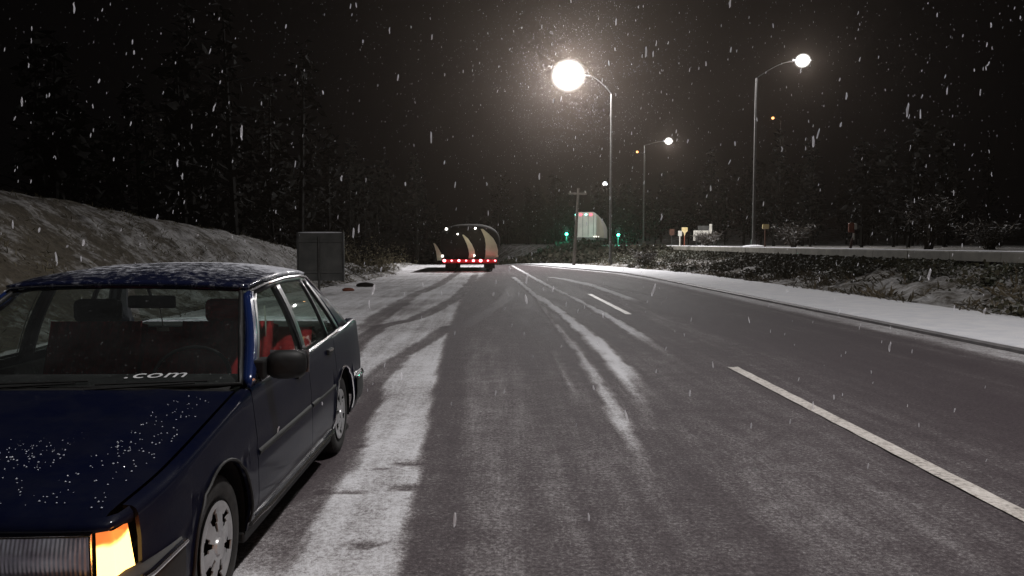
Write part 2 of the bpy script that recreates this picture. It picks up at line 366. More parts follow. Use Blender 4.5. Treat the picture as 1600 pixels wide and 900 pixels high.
# ------------------------------------------------------------ retaining wall with coping slabs
wall = thing('retaining_wall', 'long low dark retaining wall with pale snow-dusted coping slabs, right of the road above the planted bank', 'wall', (14, 0, 0))
mb = MB(); V = []; F = []
wy = list(np.arange(-8, 80, 2.))
for y in wy: h = float(walltop(y)); V += [(.06, y, .1), (.06, y, h - .29), (.5, y, h - .29), (.5, y, .1)]
for i in range(len(wy) - 1):
    for j in range(3): F.append((i * 4 + j, i * 4 + j + 1, i * 4 + j + 5, i * 4 + j + 4))
mesh('wall_face', V, F, M_wall, wall)
for y in np.arange(-8, 78, 2.4):
    h0 = float(walltop(y)); h1 = float(walltop(y + 2.37)); j = random.uniform(-.008, .008)
    V = []
    for yy, h in ((y, h0), (y + 2.37, h1)):
        V += [(-.16 + j, yy, h - .28 + j), (-.16 + j, yy, h - .03), (-.12 + j, yy, h + j), (.42, yy, h + j), (.42, yy, h - .28 + j)]
    mesh('coping_slab', V, [(0, 1, 6, 5), (1, 2, 7, 6), (2, 3, 8, 7), (3, 4, 9, 8), (4, 0, 5, 9), (0, 4, 3, 2, 1), (5, 6, 7, 8, 9)], M_conc, wall)
V = []; F = []; sy2 = np.arange(-8, 79, .3)
for i, y in enumerate(sy2):
    h = float(walltop(y)) + .005; d = .035 * (.6 + .5 * float(vnoise(np.array(y), np.array(0.), .8, 2))); d = max(d, .004)
    V += [(-.10 + .02 * math.sin(y * 5), y, h), (-.05, y, h + d), (.35, y, h + d), (.5, y, h)]
for i in range(len(sy2) - 1):
    for j in range(3): F.append((i * 4 + j, i * 4 + j + 1, i * 4 + j + 5, i * 4 + j + 4))
mesh('snow_cap', V, F, M_snow, wall, True)

# ------------------------------------------------------------ scattered leaves, grass, forest
def cards(name, pos, size, m, tilt=1.0, up=0., kind='stuff', asp=.5):
    """many small folded leaves (two triangles each) at pos"""
    n = len(pos); a = rng.normal(size=(n, 3)); a[:, 2] = a[:, 2] * tilt + up; a /= np.linalg.norm(a, axis=1)[:, None]
    r = rng.normal(size=(n, 3)); bb = np.cross(a, r); bb /= np.linalg.norm(bb, axis=1)[:, None]
    s = size[:, None]; c = np.cross(a, bb)
    V = np.stack([pos, pos + a * s * .5 + bb * s * asp + c * s * .1, pos + a * s, pos + a * s * .5 - bb * s * asp + c * s * .1], 1).reshape(-1, 3)
    k = np.arange(n) * 4; F = np.concatenate([np.stack([k, k + 1, k + 2], -1), np.stack([k, k + 2, k + 3], -1)])
    return npmesh(name, V, F, m)
# right bank planting
n = 1500; cy = rng.uniform(4, 62, n); cx = kerb(cy) + 2.75 + rng.uniform(0, 1, n) ** .8 * (13.9 - kerb(cy) - 2.75)
keep = vnoise(cx, cy, 1.9, 6) * 1.7 + 1.2 * sm((cx - kerb(cy) - 3.6) / 3.) - .75 > rng.uniform(-.5, .5, n); cx, cy = cx[keep], cy[keep]
rad = rng.uniform(.12, .75, len(cx)) * (.5 + .7 * sm((cx - kerb(cy) - 2.8) / 2)); per = 70
pp = np.repeat(np.stack([cx, cy, terrain(cx, cy)], -1), per, 0); rr = np.repeat(rad, per)
d = rng.normal(size=(len(pp), 3)); d /= np.linalg.norm(d, axis=1)[:, None]; d[:, 2] = np.abs(d[:, 2]) * .9
pp += d * (rr * rng.uniform(.4, 1.1, len(pp)))[:, None]
pp = pp[(pp[:, 0] < 13.95) & (pp[:, 2] < walltop(pp[:, 1]) - .30)]
tag(cards('bank_plants', pp, rng.uniform(.04, .13, len(pp)), M_leaf, .9, .4), 'snow-flecked low leafy plants covering the bank between the pavement and the wall', 'ground cover', kind='stuff')
n = 30000; gy = rng.uniform(4, 60, n); gx = kerb(gy) + 2.7 + rng.uniform(0, 1, n) * (13.8 - kerb(gy) - 2.7)
keep = vnoise(gx, gy, 1.0, 11) * 1.5 - .35 > rng.uniform(-.6, .6, n); gx, gy = gx[keep], gy[keep]
tag(cards('bank_stems', np.stack([gx, gy, terrain(gx, gy)], -1), rng.uniform(.08, .38, len(gx)), M_stem, .5, .5, asp=.09), 'snow-laden dry stems sprawling over the bank below the wall', 'dry stems', kind='stuff')
n = 700; cy = rng.uniform(60, 84, n); cx = kerb(cy) + 3 + rng.uniform(0, 1, n) * 9; cx = np.minimum(cx, 13.2)
pp = np.repeat(np.stack([cx, cy, terrain(cx, cy)], -1), 40, 0); d = rng.normal(size=(len(pp), 3)); d /= np.linalg.norm(d, axis=1)[:, None]; d[:, 2] = np.abs(d[:, 2]); pp += d * rng.uniform(.2, .9, len(pp))[:, None]
tag(cards('dark_thicket', pp, rng.uniform(.15, .45, len(pp)), M_thick, .8), 'dark thicket on the far slope under the white trailer', 'thicket', kind='stuff')
# left bank grass
n = 22000; cy = rng.uniform(3, 42, n); fx = np.interp(cy, RY, FX); rx2 = np.interp(cy, RY, RX); cx = fx + rng.uniform(.0, 1.15, n) * (rx2 - fx)
keep = vnoise(cx, cy, .6, 6) + vnoise(cx, cy, 1.7, 2) > rng.uniform(-.3, 1.2, n); cx, cy = cx[keep], cy[keep]
tag(cards('bank_grass', np.stack([cx, cy, terrain(cx, cy) - .01], -1), rng.uniform(.05, .2, len(cx)), M_grass, .4, .7, asp=.06), 'tufts of dead grass poking through the snow on the left bank', 'grass', kind='stuff')
# verge scrub left of the road, behind the sign board
def scrub(cx, cy, r, h, n):
    d = rng.normal(size=(n, 3)); d /= np.linalg.norm(d, axis=1)[:, None]
    q = np.stack([cx + d[:, 0] * r * rng.uniform(.2, 1, n), cy + d[:, 1] * r * rng.uniform(.2, 1, n), float(terrain(cx, cy)) + np.abs(d[:, 2]) * h * rng.uniform(.1, 1, n)], -1); return q
q = np.concatenate([scrub(x, y, r, h, 500) for x, y, r, h in ((-6.2, 30, .8, 1.1), (-6.9, 33, 1., 1.5), (-6.3, 35, .8, .9), (-6.0, 39, .7, .8), (-7.2, 38, 1.2, 1.7), (-6.3, 44, .9, 1.), (-7.5, 48, 1.5, 2.), (-7., 54, 1.5, 1.8))])
tag(cards('verge_scrub', q, rng.uniform(.08, .3, len(q)), M_grass, .6, .5, asp=.05), 'pale dry weeds on the verge behind the square sign', 'weeds', kind='stuff')
def forest(name, pts, label):
    V = []; F = []; Q = []; Z_ = []
    mb = MB()
    for x, y, h in pts:
        z0 = float(terrain(x, y)) - .3; lean = random.uniform(-.5, .5); r = h * .016
        mb.tube([(x, y, z0), (x + lean * .5, y, z0 + h * .5), (x + lean, y, z0 + h)], [r, r * .7, .02], 5, False)
        for k in range(9):
            t = random.uniform(.25, .95); an = random.uniform(0, 6.28); l = h * .28 * (1.15 - t)
            bx_, by_, bz_ = x + lean * t, y, z0 + h * t
            mb.tube([(bx_, by_, bz_), (bx_ + math.cos(an) * l, by_ + math.sin(an) * l, bz_ + l * .35)], [r * .3, .01], 3, False)
        n = 230; t = rng.uniform(.18, 1, n); an = rng.uniform(0, 6.28, n); rad = h * .2 * (1.08 - t) * rng.uniform(.3, 1, n)
        Q.append(np.stack([x + lean * t + np.cos(an) * rad, y + np.sin(an) * rad, z0 + h * t + rng.normal(size=n) * .2], -1))
    Q = np.concatenate(Q); o = cards(name, Q, rng.uniform(.25, .8, len(Q)), M_wood_far, .6, -.2, asp=.22)
    tr = mb.build('trunk', M_wood_far, o); tr['kind'] = 'stuff'
    tag(o, label, 'wood', kind='stuff')
pts = []
for _ in range(120):
    y = random.uniform(24, 110); x = -random.uniform(10 + max(0, 32 - y) * .4, 34)
    pts.append((x, y, random.uniform(6, 13)))
for _ in range(46): pts.append((random.uniform(-22, -7), random.uniform(62, 120), random.uniform(6, 12)))
forest('left_wood', pts, 'dark wood of bare and evergreen trees behind the left bank')
pts = [(random.uniform(22, 62), random.uniform(38, 150), random.uniform(6, 12)) for _ in range(120)] + [(random.uniform(19, 36), random.uniform(120, 150), random.uniform(6, 10)) for _ in range(26)]
forest('right_wood', pts, 'dark wooded slope beyond the lamps on the right')
pts = [(random.uniform(-6, 20), random.uniform(118, 165), random.uniform(7, 12)) for _ in range(60)]
forest('far_wood', pts, 'dark trees closing the view at the end of the road')

def bush(name, loc, h, r, n, label, cat='shrub'):
    t = thing(name, label, cat, loc); mb = MB(); tw = []
    for k in range(n):
        an = random.uniform(0, 6.28); sp = random.uniform(.2, 1) * r
        p0 = Vector((random.uniform(-.1, .1) * r, random.uniform(-.1, .1) * r, -.05)); p1 = Vector((math.cos(an) * sp * .5, math.sin(an) * sp * .5, h * random.uniform(.35, .6)))
        p2 = Vector((math.cos(an) * sp, math.sin(an) * sp, h * random.uniform(.6, 1.)))
        mb.tube([p0, p1, p2], [.03, .018, .006], 4, False)
        for q in range(26):
            s = random.uniform(.25, 1); b0 = p0.lerp(p1, s * 2) if s < .5 else p1.lerp(p2, s * 2 - 1)
            tw.append((b0.x + random.gauss(0, .12 * r), b0.y + random.gauss(0, .12 * r), b0.z + random.gauss(0, .1)))
    st = mb.build('branch', M_twig, t); st['kind'] = 'stuff'
    o = cards('twigs', np.array(tw), rng.uniform(.15, .45, len(tw)), M_twig, .5, .3, asp=.07); o.parent = t; o['kind'] = 'stuff'
    return t
def gz(x, y): return float(terrain(x, y))
bush('bare_bush', (18.2, 32, gz(18.2, 32)), 2.4, 1.4, 26, 'large snow-dusted bare bush behind the wall at the far right')
bush('bare_bush', (21.5, 33, gz(21.5, 33)), 1.3, 1.6, 22, 'low wide bare bush behind the wall, by the right picture edge')
bush('bare_bush', (17.9, 46, gz(17.9, 46)), 1.5, 1.5, 24, 'rusty bare bush just right of the tall lamp post foot')
bush('bare_bush', (16.0, 58, gz(16, 58)), 1.1, 1.2, 20, 'low pale bush between the blank board and the lamp post')
bush('bare_bush', (9.6, 49, gz(9.6, 49)), 1.0, 1.0, 26, 'snow-covered bush right beside the foot of the nearest lamp post')

# ------------------------------------------------------------ street lamps
def lamp(name, label, loc, h, arm, rise, head_em, power, group, pr=.09, col=(1, .965, .955), aim=0, hs=1., spot=0):
    """pole with a curved arm towards +x * arm; head with lens ball sized as glare; light in the lens"""
    t = thing(name, label, 'street lamp', loc, aim, group)
    mb = MB(); mb.tube([(0, 0, -.2), (0, 0, 1.2), (0, 0, h)], [pr * 1.25, pr * 1.15, pr * .6], 12); autosmooth(mb.build('pole', M_pole, t))
    s = 1 if arm > 0 else -1; mb = MB()
    pts = [(arm * (1 - math.cos(a)) * .5 if False else arm * k / 6., 0, h + rise * math.sin(k / 6. * math.pi / 2)) for k, a in ((i, 0) for i in range(7))]
    mb.tube(pts, pr * .36, 8); autosmooth(mb.build('arm', M_arm, t))
    mb = MB(); mb.box(-.14, .14, -.14, .14, -.02, .5, .02); mb.box(-.2, .2, -.2, .2, -.12, .03, .01); mb.build('base_plate', M_pole, t)
    hd = MB(); ax, az = arm, h + rise; hs0 = hs; hs = min(hs, 1.4)
    def top(u, v):
        x = ax - s * .15 + s * u * .85 * hs; y = (v - .5) * 2; wv = .19 * hs * math.sin(math.pi * min(1, .12 + u * .83)) ** .5
        return (x, y * wv, az + .02 + .13 * hs * math.cos(y * 1.45) * math.sin(math.pi * min(1, .1 + u * .85)) ** .5)
    hd.grid(top, 10, 8); autosmooth(hd.build('lamp_housing', M_arm, t), 60)
    ln = MB(); rl = .3 * hs0; lx = ax + s * (.32 * hs0 if hs0 > 2 else .32 * hs); ln.ball((lx, 0, az + .02), rl, 40, 24, (1, 1, .92) if not spot else (1, .6, .5)); lens = ln.build('lens', head_em, t, True)  # ball enlarged to the spread of the glare, well beyond a real lens
    if power:
        ld = bpy.data.lights.new('lamp_light', 'SPOT' if spot else 'POINT'); ld.energy = power
        if spot: ld.spot_size = R(spot); ld.spot_blend = .35
        ld.color = col; ld.shadow_soft_size = .2 if spot else min(.3, rl * .4)
        lo = bpy.data.objects.new('lamp_light', ld); C.objects.link(lo); lo.parent = t; lo.location = (lx, 0, az - .35 if spot else az + .02)
    return t
E_main = glare_globe('lamp_glare_bright', (1, .99, .96), 7); E_mid = glare_globe('lamp_glare', (1, .98, .94), 6)
E_wl = emis('work_lamp_glass', (1, .97, .9), 9); E_far = glare_globe('lamp_glare_far', (.95, .98, 1), 8); E_sod = glare_globe('lamp_glare_sodium', (1, .45, .15), 4)
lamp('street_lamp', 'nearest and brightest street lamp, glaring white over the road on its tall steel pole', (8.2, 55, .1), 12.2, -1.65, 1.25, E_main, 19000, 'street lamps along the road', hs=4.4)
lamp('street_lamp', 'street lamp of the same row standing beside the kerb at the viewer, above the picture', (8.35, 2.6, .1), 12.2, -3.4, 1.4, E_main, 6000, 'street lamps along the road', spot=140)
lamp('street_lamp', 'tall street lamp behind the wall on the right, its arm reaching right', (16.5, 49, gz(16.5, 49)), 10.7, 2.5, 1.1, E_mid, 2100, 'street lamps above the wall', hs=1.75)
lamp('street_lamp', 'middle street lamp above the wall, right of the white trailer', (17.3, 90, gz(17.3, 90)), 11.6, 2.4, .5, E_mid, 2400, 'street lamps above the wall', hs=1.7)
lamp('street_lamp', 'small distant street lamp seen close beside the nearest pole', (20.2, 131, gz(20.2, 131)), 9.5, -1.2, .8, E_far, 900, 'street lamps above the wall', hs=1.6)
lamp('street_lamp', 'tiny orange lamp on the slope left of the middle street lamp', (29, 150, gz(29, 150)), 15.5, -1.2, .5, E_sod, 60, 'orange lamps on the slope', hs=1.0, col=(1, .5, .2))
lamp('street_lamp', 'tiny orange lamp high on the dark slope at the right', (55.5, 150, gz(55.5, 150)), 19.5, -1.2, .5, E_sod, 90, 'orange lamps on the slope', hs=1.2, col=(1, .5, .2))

up = thing('utility_pole', 'slim leaning wooden utility pole between the road end and the white trailer', 'utility pole', (5.7, 56, float(terrain(5.7, 56))))
mb = MB(); mb.tube([(-.05, 0, -.2), (.3, 0, 5.8)], [.13, .09], 10); autosmooth(mb.build('post', M_wood, up))
mb = MB(); mb.box(-.4, .9, -.06, .06, 5.35, 5.47, .01); mb.build('crossarm', M_wood, up)
for x in (-.3, .8): mb = MB(); mb.lathe([(.0, 5.47), (.05, 5.48), (.03, 5.53), (.05, 5.58), (.0, 5.62)], 8, 'z', (x, 0, 0)); mb.build('insulator', M_conc, up)

# ------------------------------------------------------------ traffic lights
E_green = emis('green_signal', (.05, 1, .62), 30)
def traffic(loc, zc, label):
    t = thing('traffic_light', label, 'traffic light', loc, 0, 'green traffic lights')
    h = zc - loc[2]
    mb = MB(); mb.tube([(0, 0, -.1), (0, 0, h + .5)], .06, 8); mb.build('post', M_pole, t)
    mb = MB(); mb.box(-.18, .18, -.16, .06, h - .2, h + .8, .03); mb.build('signal_box', M_black, t)
    for k, m in enumerate((E_green, M_black, M_black)):
        mb = MB(); mb.lathe([(0, -.19), (.11, -.185), (.125, -.16)], 16, 'y', (0, 0, h + .3 * k)); mb.build('signal_lens', m, t, True)
        mb = MB(); mb.grid(lambda u, v, k=k: (.14 * math.cos(math.pi * u), -.17 - .16 * v, h + .3 * k + .14 * math.sin(math.pi * u)), 8, 1); mb.build('visor', M_black, t)
    ld = bpy.data.lights.new('signal_glow', 'POINT'); ld.energy = 420; ld.color = (.05, 1, .62); ld.shadow_soft_size = .1
    lo = bpy.data.objects.new('signal_glow', ld); C.objects.link(lo); lo.parent = t; lo.location = (0, -.36, h)
traffic((7.7, 84, gz(7.7, 84)), 2.85, 'green traffic light left of the white trailer')
traffic((13.2, 83, gz(13.2, 83)), 2.75, 'green traffic light right of the white trailer')

# ------------------------------------------------------------ white trailer on the upper road
M_tr = noisy('trailer_white', (.60, .58, .54), (.74, .72, .66), 1.2, .55); M_tr2 = noisy('trailer_side_cream', (.62, .60, .48), (.74, .72, .58), .8, .6)
M_trd = noisy('trailer_grey', (.12, .12, .12), (.2, .19, .18), 1, .6)
E_red = emis('red_lamp', (1, .05, .08), 7); E_redw = emis('red_lamp_hot', (1, .20, .24), 11); E_cy = emis('cyan_lamp', (.35, 1, .85), 4); E_wh = emis('small_white_lamp', (1, .95, .85), 3)
bx_, by_ = 10.25, 88
tr = thing('box_trailer', 'pale box trailer with red and cyan lamps on its top edge, between the green signals', 'trailer', (bx_, by_, 1.65), R(-14))
def sect(y, h): # side profile height falls to the front
    return h
mb = MB(); W = 1.22; V = []; F = []
ysx = [0, .05, 2, 4, 6, 8, 10, 11.5, 12.5]; hs_ = [3.7, 3.78, 3.75, 3.65, 3.5, 3.3, 3.0, 2.7, 2.3]
for y, h in zip(ysx, hs_): V += [(-W, y, .9), (-W, y, h - .36), (-W + .36, y, h), (W - .36, y, h), (W, y, h - .36), (W, y, .9)]
for i in range(len(ysx) - 1):
    for j in range(6): F.append((i * 6 + j, i * 6 + (j + 1) % 6, (i + 1) * 6 + (j + 1) % 6, (i + 1) * 6 + j))
F += [(0, 1, 2, 3, 4, 5), tuple((len(ysx) - 1) * 6 + k for k in range(6))[::-1]]
mesh('box_body', V, F, M_tr, tr)
V = []; F = []; n = 12
for k in range(n + 1):
    y = .35 + 8 * k / n; top = .95 + 2.45 * math.cos(k / n * 1.45) ** .7; V += [(W + .02, y, .95), (W + .02, y, top)]
for k in range(n): F.append((k * 2, k * 2 + 2, k * 2 + 3, k * 2 + 1))
mesh('side_panel', V, F, M_tr2, tr)
for x in (-.61, .61):
    mb = MB(); mb.box(x - .56, x + .56, -.04, -.005, 1., 3.45, .01); mb.build('rear_door', M_tr, tr)
    for dx in (-.3, .3): mb = MB(); mb.tube([(x + dx, -.07, 1.), (x + dx, -.07, 3.4)], .025, 6); mb.build('lock_rod', M_trd, tr)
for x, m in ((-1.1, E_cy), (-.55, E_red), (.05, E_cy), (.62, E_red)):
    mb = MB(); mb.ball((x * 1.0, -.08, 3.5 - .02), .13, 10, 6, (1, .5, .8)); mb.build('marker_lamp', m, tr, True)
for x in (1.0, 1.25, 1.5): mb = MB(); mb.ball((x, -.1, .98 - .02), .06, 8, 6); mb.build('tail_lamp', E_wh, tr, True)
mb = MB(); mb.box(-1.1, 1.1, .1, 12, .6, .9, .02); mb.build('chassis', M_trd, tr)
for y in (1.6, 2.8, 10.8):
    for x in (-1.0, 1.0): mb = MB(); mb.lathe([(.15, -.14), (.47, -.13), (.5, -.08), (.5, .08), (.47, .13), (.15, .14)], 20, 'x', (x, y, .5)); mb.build('wheel', M_rubber, tr, True)

# ------------------------------------------------------------ tanker on the road
M_tank = noisy('tank_dull_steel', (.004, .004, .003), (.010, .009, .006), 1.2, .8, .0, bs=.1); M_stripe = noisy('pale_band', (.7, .66, .5), (.8, .76, .6), 3, .5)
tk = thing('tank_trailer', 'dark tank lorry seen from behind with a row of red lamps across its tail', 'lorry', (-1.55, 46, 0))
A, Bh, zc = 1.78, 1.12, 1.72
def se(t, k=1.): # super-ellipse cross-section
    c, s_ = math.cos(t), math.sin(t); return (A * k * math.copysign(abs(c) ** .75, c), zc + Bh * k * math.copysign(abs(s_) ** .75, s_))
mb = MB(); V = []; F = []; n = 40; rings = [(-.42, .02), (-.40, .25), (-.33, .55), (-.2, .82), (-.06, .96), (.05, 1.0), (9, 1.0), (9.1, .9)]
for y, k in rings:
    for q in range(n): x, z = se(2 * math.pi * q / n, k); V.append((x, y, z))
for i in range(len(rings) - 1):
    for q in range(n): F.append((i * n + q, i * n + (q + 1) % n, (i + 1) * n + (q + 1) % n, (i + 1) * n + q))
F.append(tuple(range(n)))
mesh('tank', V, F, M_tank, tk, True)
def headdepth(x, z):
    e_ = min(1, math.sqrt((x / A) ** 2 + ((z - zc) / Bh) ** 2)); return lerp(e_, [0, .25, .55, .82, .96, 1.0], [-.43, -.41, -.34, -.21, -.08, .02]) - .05
def arcband(pts, name='highlight_band'):  # highlights of the curved tank head, modelled as pale strips
    mb = MB(); V = []; F = []
    for x, z, wd in pts:
        for s_ in (-1, 1): V.append((x + s_ * wd / 2, min(headdepth(x, z), headdepth(x - wd / 2, z), headdepth(x + wd / 2, z)) - .05, z))
    for x, z, wd in pts:
        for s_ in (-1, 1): V.append((x + s_ * wd / 2, min(headdepth(x, z), headdepth(x - wd / 2, z), headdepth(x + wd / 2, z)) + .02, z))
    m_ = len(pts) * 2
    for i in range(len(pts) - 1):
        F += [(i * 2, i * 2 + 1, i * 2 + 3, i * 2 + 2), (i * 2, i * 2 + 2, m_ + i * 2 + 2, m_ + i * 2), (i * 2 + 1, m_ + i * 2 + 1, m_ + i * 2 + 3, i * 2 + 3)]
    mesh(name, V, F, M_stripe, tk)
def toxz(px, py): return ((px - 775) / 1200 * 46 + 1.55, 1.5 - (py - 385) / 1200 * 46)
for L_ in ([(678.5, 380, 2), (682, 386, 4), (685, 393, 5.5), (687, 400, 7), (687.5, 407, 7)],
           [(724, 367, 2), (729, 373, 5), (734, 382, 6.5), (737, 390, 7.5), (738, 397, 7.5), (736.5, 404, 7)],
           [(753, 358, 3), (759, 365, 7), (764.5, 373, 11), (767.5, 382, 14), (768.5, 391, 16), (768, 399, 16), (764, 406, 12)]):
    arcband([(*toxz(px, py), wd * 1.2 / 1200 * 46) for px, py, wd in L_])
mb = MB(); mb.box(-1.62, 1.62, -.55, -.4, .50, .74, .02); mb.build('lamp_bar', noisy('red_bar', (.16, .008, .014), (.22, .012, .018), 3, .5), tk)
for x in np.linspace(-1.5, 1.5, 8):
    mb = MB(); mb.ball((x, -.58, .66), random.choice((.05, .075, .09)), 10, 6, (1.1, .6, .9)); mb.build('tail_lamp', E_redw, tk, True)
for sgn in (-1, 1):
    mb = MB(); mb.box(sgn * 1.62 - .07, sgn * 1.62 + .07, -.5, -.4, .86, 1.0, .02); mb.build('reflector', E_wh if sgn < 0 else M_stripe, tk)  # left one glows white by its own emission, right one is plain pale
for px, py, r_ in ((698, 358, .075), (743, 357, .06), (716, 366, .05), (741.5, 399, .05)):
    x, z = toxz(px, py); mb = MB(); mb.ball((x, headdepth(x, z) - .06, z), r_, 10, 6, (1, .6, .9)); mb.build('work_lamp', E_wl, tk, True)
mb = MB(); mb.box(-1.2, 1.2, 0, 9, .45, .75, .02); mb.build('chassis', M_dark, tk)
for y in (.7, 2., 8.):
    for x in (-1.15, 1.15): mb = MB(); mb.lathe([(.15, -.2), (.45, -.19), (.5, -.1), (.5, .1), (.45, .19), (.15, .2)], 22, 'x', (x, y, .5)); mb.build('wheel', M_rubber, tk, True)
for x in (-1.15, 1.15): mb = MB(); mb.box(x - .33, x + .33, -.06, -.03, .18, .6); mb.build('mud_flap', M_rubber, tk)
ld = bpy.data.lights.new('band_fill_light', 'POINT'); ld.energy = 16; ld.color = (1, .9, .7); ld.shadow_soft_size = .1  # added fill light hanging behind the tank to brighten its pale bands
lo = bpy.data.objects.new('band_fill_light', ld); C.objects.link(lo); lo.parent = tk; lo.location = (.25, -1.5, 2.2)
ld = bpy.data.lights.new('tail_glow', 'AREA'); ld.shape = 'RECTANGLE'; ld.size = 3; ld.size_y = .1; ld.energy = 4.0; ld.color = (1, .08, .1)
lo = bpy.data.objects.new('tail_glow', ld); C.objects.link(lo); lo.parent = tk; lo.location = (0, -.66, .66); lo.rotation_euler = (R(75), 0, 0)

# ------------------------------------------------------------ square sign seen from behind
M_signb = noisy('sign_back_grey', (.06, .062, .06), (.10, .10, .095), 2.5, .7, .1)
sg = thing('road_sign', 'large square traffic sign seen from its grey back, behind the parked car', 'road sign', (-5.15, 22.5, 0), R(-2))
mb = MB(); mb.tube([(0, -.04, -.1), (0, -.04, 1.78)], .035, 10); autosmooth(mb.build('post', M_pole, sg))
mb = MB(); mb.box(-.63, .72, 0, .025, .50, 1.9, .008); mb.build('panel', M_signb, sg)
for z in (.75, 1.65): mb = MB(); mb.box(-.6, .69, -.03, -.002, z - .03, z + .03, .004); mb.build('brace', M_signb, sg)
M_se = noisy('sign_edge', (.03, .03, .03), (.06, .06, .06), 5)
for x0, x1 in ((.68, .735), (-.645, -.60)): mb = MB(); mb.box(x0, x1, -.05, .03, .49, 1.91, .006); mb.build('frame', M_se, sg)
mb = MB(); mb.ball((0.04, .0, 1.905), .66, 24, 6, (1.0, .035, .03)); mb.build('snow_ridge', M_snow, sg, True)

# ------------------------------------------------------------ small markers above the wall
M_white = noisy('white_reflective', (.62, .60, .54), (.75, .73, .66), 5, .4); M_yel = noisy('yellow_reflective', (.75, .60, .28), (.85, .7, .4), 5, .4)
M_orange = noisy('orange_red_paint', (.22, .06, .03), (.30, .09, .05), 5, .5); M_rust = noisy('rusty_board', (.07, .035, .025), (.12, .055, .035), 4, .8)
def marker(name, x, y, label, cat, build, rz=0, group=None):
    t = thing(name, label, cat, (x, y, gz(x, y)), rz, group); build(t); return t
def post(t, h, m=M_pole, r=.03): mb = MB(); mb.tube([(0, 0, -.1), (0, 0, h)], r, 8); mb.build('post', m, t)
def b1(t): post(t, 1.05); mb = MB(); mb.box(-.22, .22, -.05, -.03, .95, 1.5, .02); mb.build('plate', M_rust, t)
marker('marker_board', 15.6, 68, 'leftmost small rusty marker board above the wall', 'marker', b1)
def b2(t): post(t, 1.3, M_white, .05); mb = MB(); mb.box(-.16, .16, -.06, -.04, .85, 1.3, .02); mb.build('plate', M_white, t)
marker('delineator_post', 15.6, 65, 'thin white marker post beside the yellowish arrow marker', 'marker', b2)
def b3(t):
    post(t, 1.1, M_orange, .04); V = [(-.24, -.06, 1.55), (.24, -.06, 1.55), (.24, -.06, 1.25), (.08, -.06, 1.1), (0, -.06, .8), (-.08, -.06, 1.1), (-.24, -.06, 1.25)]
    V2 = [(a_, -.03, c_) for a_, _, c_ in V]; n = 7
    mesh('plate', V + V2, [tuple(range(n))[::-1], tuple(range(n, 2 * n))] + [(i, (i + 1) % n, (i + 1) % n + n, i + n) for i in range(n)], M_yel, t)
marker('marker_board', 15.5, 63, 'pale arrow-shaped marker on an orange post', 'marker', b3)
def b4(t):
    for x in (-.6, .75): mb = MB(); mb.tube([(x, 0, -.1), (x, 0, 1.3)], .04, 8); mb.build('post', M_pole, t)
    mb = MB(); mb.box(-.85, .35, -.08, -.04, .85, 1.25, .02); mb.build('panel', M_white, t)
    mb = MB(); mb.box(-.85, -.68, -.07, -.03, .45, .85, .02); mb.build('panel', M_white, t)
    mb = MB(); mb.box(-.6, .3, -.06, -.02, .5, .80, .02); mb.build('panel', M_signb, t)
    mb = MB(); mb.box(.40, .62, -.07, -.03, 1.0, 1.75, .02); mb.build('panel', M_white, t)
    mb = MB(); mb.box(-.5, .38, -.06, -.03, 1.28, 1.62, .02); mb.build('panel', M_signb, t)
marker('sign_board', 16.3, 60, 'broken-looking pale information board on two posts above the wall', 'sign', b4)
def b5(t): post(t, 1.2, M_rust, .05); mb = MB(); mb.box(-.2, .2, -.08, -.04, 1.12, 1.42, .05); mb.build('reflector', M_yel, t); mb = MB(); mb.box(.16, .32, -.07, -.03, .98, 1.5, .03); mb.build('back_plate', M_black, t)
marker('delineator_post', 16.2, 46, 'rusty post with a pale yellow reflector right of the tall lamp post', 'marker', b5)
def b6(t):
    mb = MB(); mb.tube([(0, 0, -.1), (.05, 0, .35), (.16, 0, .6), (.13, 0, .95)], [.07, .05, .04, .04], 8); mb.build('post', M_rust, t)
    mb = MB(); mb.box(-.12, .12, -.1, -.03, .72, 1.15, .06); mb.build('reflector', M_orange, t)
    mb = MB(); mb.box(.12, .25, -.1, -.03, .85, 1.12, .05); mb.build('reflector', M_white, t)
    mb = MB(); mb.box(.09, .17, -.06, -.01, .4, .7, .03); mb.build('reflector', M_white, t)
marker('delineator_post', 15.1, 32.5, 'bent marker post with orange and white reflectors standing alone behind the wall', 'marker', b6)
mb = MB(); mb.ball((0, 0, 0), .5, 14, 8, (1.5, 1., .25)); tag(mb.build('snow_mound', M_snow, None, True), 'small snow-covered mound at the foot of the tall lamp post', 'snow heap').location = (16.3, 48.3, gz(16.3, 48.3) + .03)
mb = MB(); mb.ball((0, 0, 0), .22, 12, 8, (1.6, .7, .5)); tag(mb.build('stone', M_wall, None, True), 'dark stone at the left snow edge of the shoulder', 'stone').location = (-4.85, 28.6, .06)
mb = MB(); mb.ball((0, 0, 0), .12, 10, 6, (1.8, .7, .6)); tag(mb.build('litter', M_orange, None, True), 'small reddish scrap lying at the snow edge beside the sign post', 'litter').location = (-4.95, 25.8, .05)

